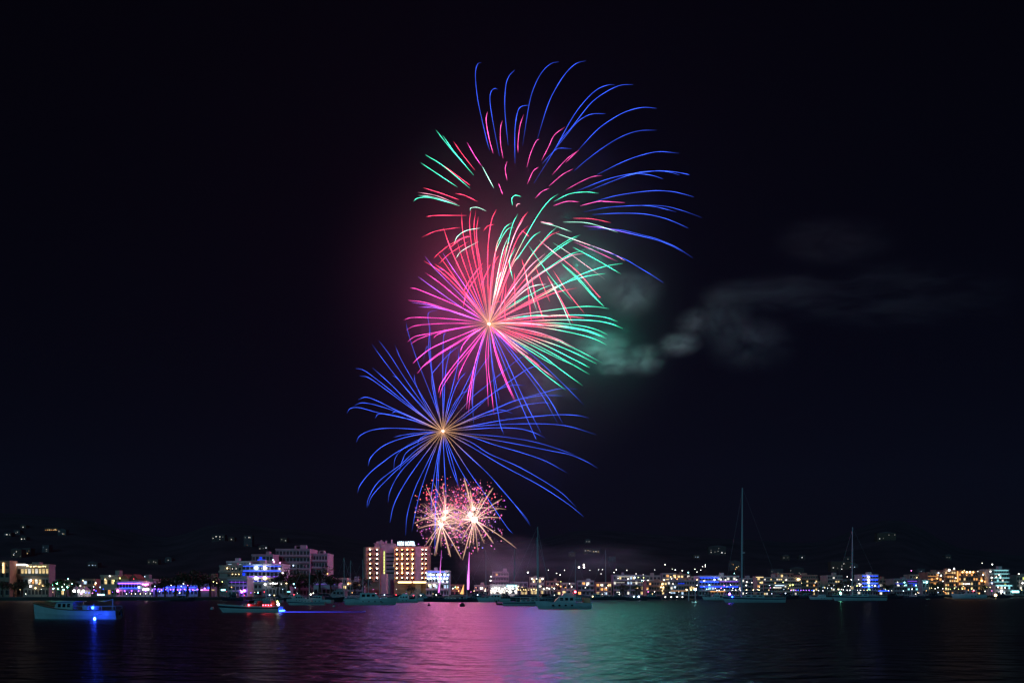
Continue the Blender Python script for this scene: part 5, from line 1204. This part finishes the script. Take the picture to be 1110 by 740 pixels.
# moored fleet, mostly dark
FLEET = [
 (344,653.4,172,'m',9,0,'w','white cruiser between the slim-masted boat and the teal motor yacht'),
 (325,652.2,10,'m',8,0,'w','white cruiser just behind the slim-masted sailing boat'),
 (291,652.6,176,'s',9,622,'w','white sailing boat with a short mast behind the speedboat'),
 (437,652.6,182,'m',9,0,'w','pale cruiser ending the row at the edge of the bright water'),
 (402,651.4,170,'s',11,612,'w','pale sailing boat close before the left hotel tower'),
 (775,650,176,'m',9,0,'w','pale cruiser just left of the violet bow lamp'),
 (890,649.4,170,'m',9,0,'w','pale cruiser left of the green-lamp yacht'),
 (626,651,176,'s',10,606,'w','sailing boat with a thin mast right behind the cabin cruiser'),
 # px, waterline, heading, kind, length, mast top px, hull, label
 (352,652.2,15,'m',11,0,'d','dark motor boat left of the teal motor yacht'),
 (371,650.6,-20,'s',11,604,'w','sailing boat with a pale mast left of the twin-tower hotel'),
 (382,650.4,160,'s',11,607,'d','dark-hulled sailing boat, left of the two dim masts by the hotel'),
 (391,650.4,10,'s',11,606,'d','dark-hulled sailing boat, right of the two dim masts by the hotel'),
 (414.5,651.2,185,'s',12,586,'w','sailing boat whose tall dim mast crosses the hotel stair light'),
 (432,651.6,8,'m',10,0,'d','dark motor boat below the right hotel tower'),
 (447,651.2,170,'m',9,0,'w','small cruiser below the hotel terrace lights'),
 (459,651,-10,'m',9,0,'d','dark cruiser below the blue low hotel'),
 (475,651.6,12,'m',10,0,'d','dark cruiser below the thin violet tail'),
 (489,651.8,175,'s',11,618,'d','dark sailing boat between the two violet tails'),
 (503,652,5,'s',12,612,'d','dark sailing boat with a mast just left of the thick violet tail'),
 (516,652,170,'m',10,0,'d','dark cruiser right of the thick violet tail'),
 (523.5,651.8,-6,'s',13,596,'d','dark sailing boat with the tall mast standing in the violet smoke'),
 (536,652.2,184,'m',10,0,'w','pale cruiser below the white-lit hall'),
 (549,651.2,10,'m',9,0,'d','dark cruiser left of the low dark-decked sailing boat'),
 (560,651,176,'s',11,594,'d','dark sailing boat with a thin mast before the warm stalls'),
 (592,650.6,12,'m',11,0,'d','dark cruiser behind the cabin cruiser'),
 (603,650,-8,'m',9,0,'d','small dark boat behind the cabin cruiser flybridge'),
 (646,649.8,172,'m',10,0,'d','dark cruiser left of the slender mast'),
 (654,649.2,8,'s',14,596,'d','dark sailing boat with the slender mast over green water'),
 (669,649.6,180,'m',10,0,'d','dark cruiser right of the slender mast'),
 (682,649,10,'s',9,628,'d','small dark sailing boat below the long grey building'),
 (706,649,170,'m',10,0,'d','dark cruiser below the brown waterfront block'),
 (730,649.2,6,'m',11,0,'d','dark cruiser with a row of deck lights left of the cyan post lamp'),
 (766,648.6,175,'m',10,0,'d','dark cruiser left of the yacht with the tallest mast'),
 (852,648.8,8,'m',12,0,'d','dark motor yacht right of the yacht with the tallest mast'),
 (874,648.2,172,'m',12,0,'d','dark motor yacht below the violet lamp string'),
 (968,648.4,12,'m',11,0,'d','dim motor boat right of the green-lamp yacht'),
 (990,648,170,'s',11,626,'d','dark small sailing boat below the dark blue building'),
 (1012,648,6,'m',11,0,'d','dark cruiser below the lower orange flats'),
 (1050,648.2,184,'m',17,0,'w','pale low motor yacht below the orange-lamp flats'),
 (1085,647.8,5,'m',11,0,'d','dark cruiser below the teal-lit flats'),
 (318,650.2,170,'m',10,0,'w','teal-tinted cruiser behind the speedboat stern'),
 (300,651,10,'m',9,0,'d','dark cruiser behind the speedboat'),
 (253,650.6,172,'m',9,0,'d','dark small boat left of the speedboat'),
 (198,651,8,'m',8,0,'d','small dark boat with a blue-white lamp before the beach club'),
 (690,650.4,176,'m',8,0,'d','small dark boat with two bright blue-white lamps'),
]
PR = {}
for px, wl, hd, kind, L, mt, hm, lab in FLEET:
    r0, Yb = place_boat('sailing_boat' if kind == 's' else 'motor_boat', lab, 'sailboat' if kind == 's' else 'motor boat', px, wl, R(hd), 'boats moored across the harbour')
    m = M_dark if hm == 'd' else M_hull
    if kind == 's': sail_parts(r0, L, Z(mt,Yb), hm=m, mast_r=.115)
    else:
        key = (hm, int(px) % 2)
        if key not in PR:
            motor_parts(r0, 10, bool(int(px) % 2), m, 2, None if int(px) % 2 else M_canvas); PR[key] = r0
        else:
            for ch in KIDS(PR[key]):
                copy_tree(ch, r0)
        r0.scale = (L/10,)*3
    if int(px) % 3 == 0 and not lab.startswith('small dark boat'): lampb(r0, 'deck_lamp', (-.8, 1.2 if 90 < hd < 270 else -1.2, 2.3), .15, rng.choice(['w','y','B','r']), 9)
    if lab.startswith('small dark boat with two'):
        for x in (-.55, .55+.35): lampb(r0, 'deck_lamp', (x*1.6,1.9,1.9), .3 if x < 0 else .2, 'B', 22)
    if lab.startswith('small dark boat with a blue'): lampb(r0, 'deck_lamp', (1,1.5,1.3), .24, 'B', 20); lampb(r0, 'deck_lamp', (-1.6,1.5,.9), .14, 'b', 20)
    if 'row of deck' in lab:
        for x in (-4,-1.5,1,3.2): lampb(r0, 'deck_lamp', (x,-1.9,1.0), .2, 'w', 9)
    if lab.startswith('pale low'): lampb(r0, 'deck_lamp', (-8,1,1.0), .4, 'y', 10)

# buoys and the lamp post standing in the water
for px, wl, h_, lab in ((501,657,2.0,'dark mooring buoy with a raised top mark on the pink water'), (465,656.3,.7,'small dark mooring buoy left of the taller one'), (230,660,.6,'small pale mooring buoy left of the speedboat'), (362,657.5,.6,'small pale mooring buoy behind the speedboat stern')):
    r0, Yb = place_boat('mooring_buoy', lab, 'buoy', px, wl, 0)
    b = MB(); q = .55 if h_ > 1 else .3; b.rings([[Vector((math.cos(a)*r*q, math.sin(a)*r*q, z*q)) for a in [2*math.pi*k/10 for k in range(10)]] for r, z in ((.7,-.4),(1.1,.2),(1.0,.9),(.4,1.4))]); b.build('float', M_blk if px > 400 else M_hull, r0)
    b = MB(); b.tube([(0,0,1.3*q),(0,0,h_)], .07, 5)
    if h_ > 1: b.ball((0,0,h_), .28, 8, 5)
    b.build('top_mark', M_blk, r0)
r0, Yb = place_boat('marker_post', 'post standing in the water with a bright cyan lamp left of the deep blue building', 'marker', 753.7, 650.8, 0)
h_ = Z(638.5,Yb); b = MB(); b.tube([(0,0,-1),(0,0,h_)], [.22,.14], 8); b.rings([[Vector((math.cos(a)*r, math.sin(a)*r, z)) for a in [2*math.pi*k/8 for k in range(8)]] for r, z in ((.4,h_-.5),(.4,h_-.35))]); b.build('post', M_alu, r0)
lampb(r0, 'lamp', (0,0,h_), .36, 'c', 60)
r0, Yb = place_boat('marker_post', 'bare pale post standing in the water left of the cyan lamp post', 'marker', 746.5, 650.8, 0)
b = MB(); b.tube([(0,0,-1),(0,0,Z(641,Yb))], [.2,.16], 8); b.rings([[Vector((math.cos(a)*.3, math.sin(a)*.3, z)) for a in [2*math.pi*k/8 for k in range(8)]] for z in (Z(641,Yb), Z(641,Yb)+.2)]); b.build('post', M_alu, r0)

# streak drawn over time by the speedboat's stern light, shaped as glowing tubes
Yb = CH*F/(663.2-HY); r0 = thing('stern_light_streak', 'thin blue streak left by the speedboat stern light, shaped as a glowing tube', 'light streak', (X(304,Yb), Yb, 0.03))
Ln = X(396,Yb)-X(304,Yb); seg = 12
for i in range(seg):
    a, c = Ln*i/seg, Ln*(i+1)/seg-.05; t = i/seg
    b = MB(); b.tube([(a,.04*math.sin(i*1.3),.0),(c,.04*math.sin((i+1)*1.3),.0)], .10, 6); b.build('streak_segment', glow('blue line %d' % i, (0.05,0.06,1.0), 1.3*(1-t)**1.4+.12), r0)
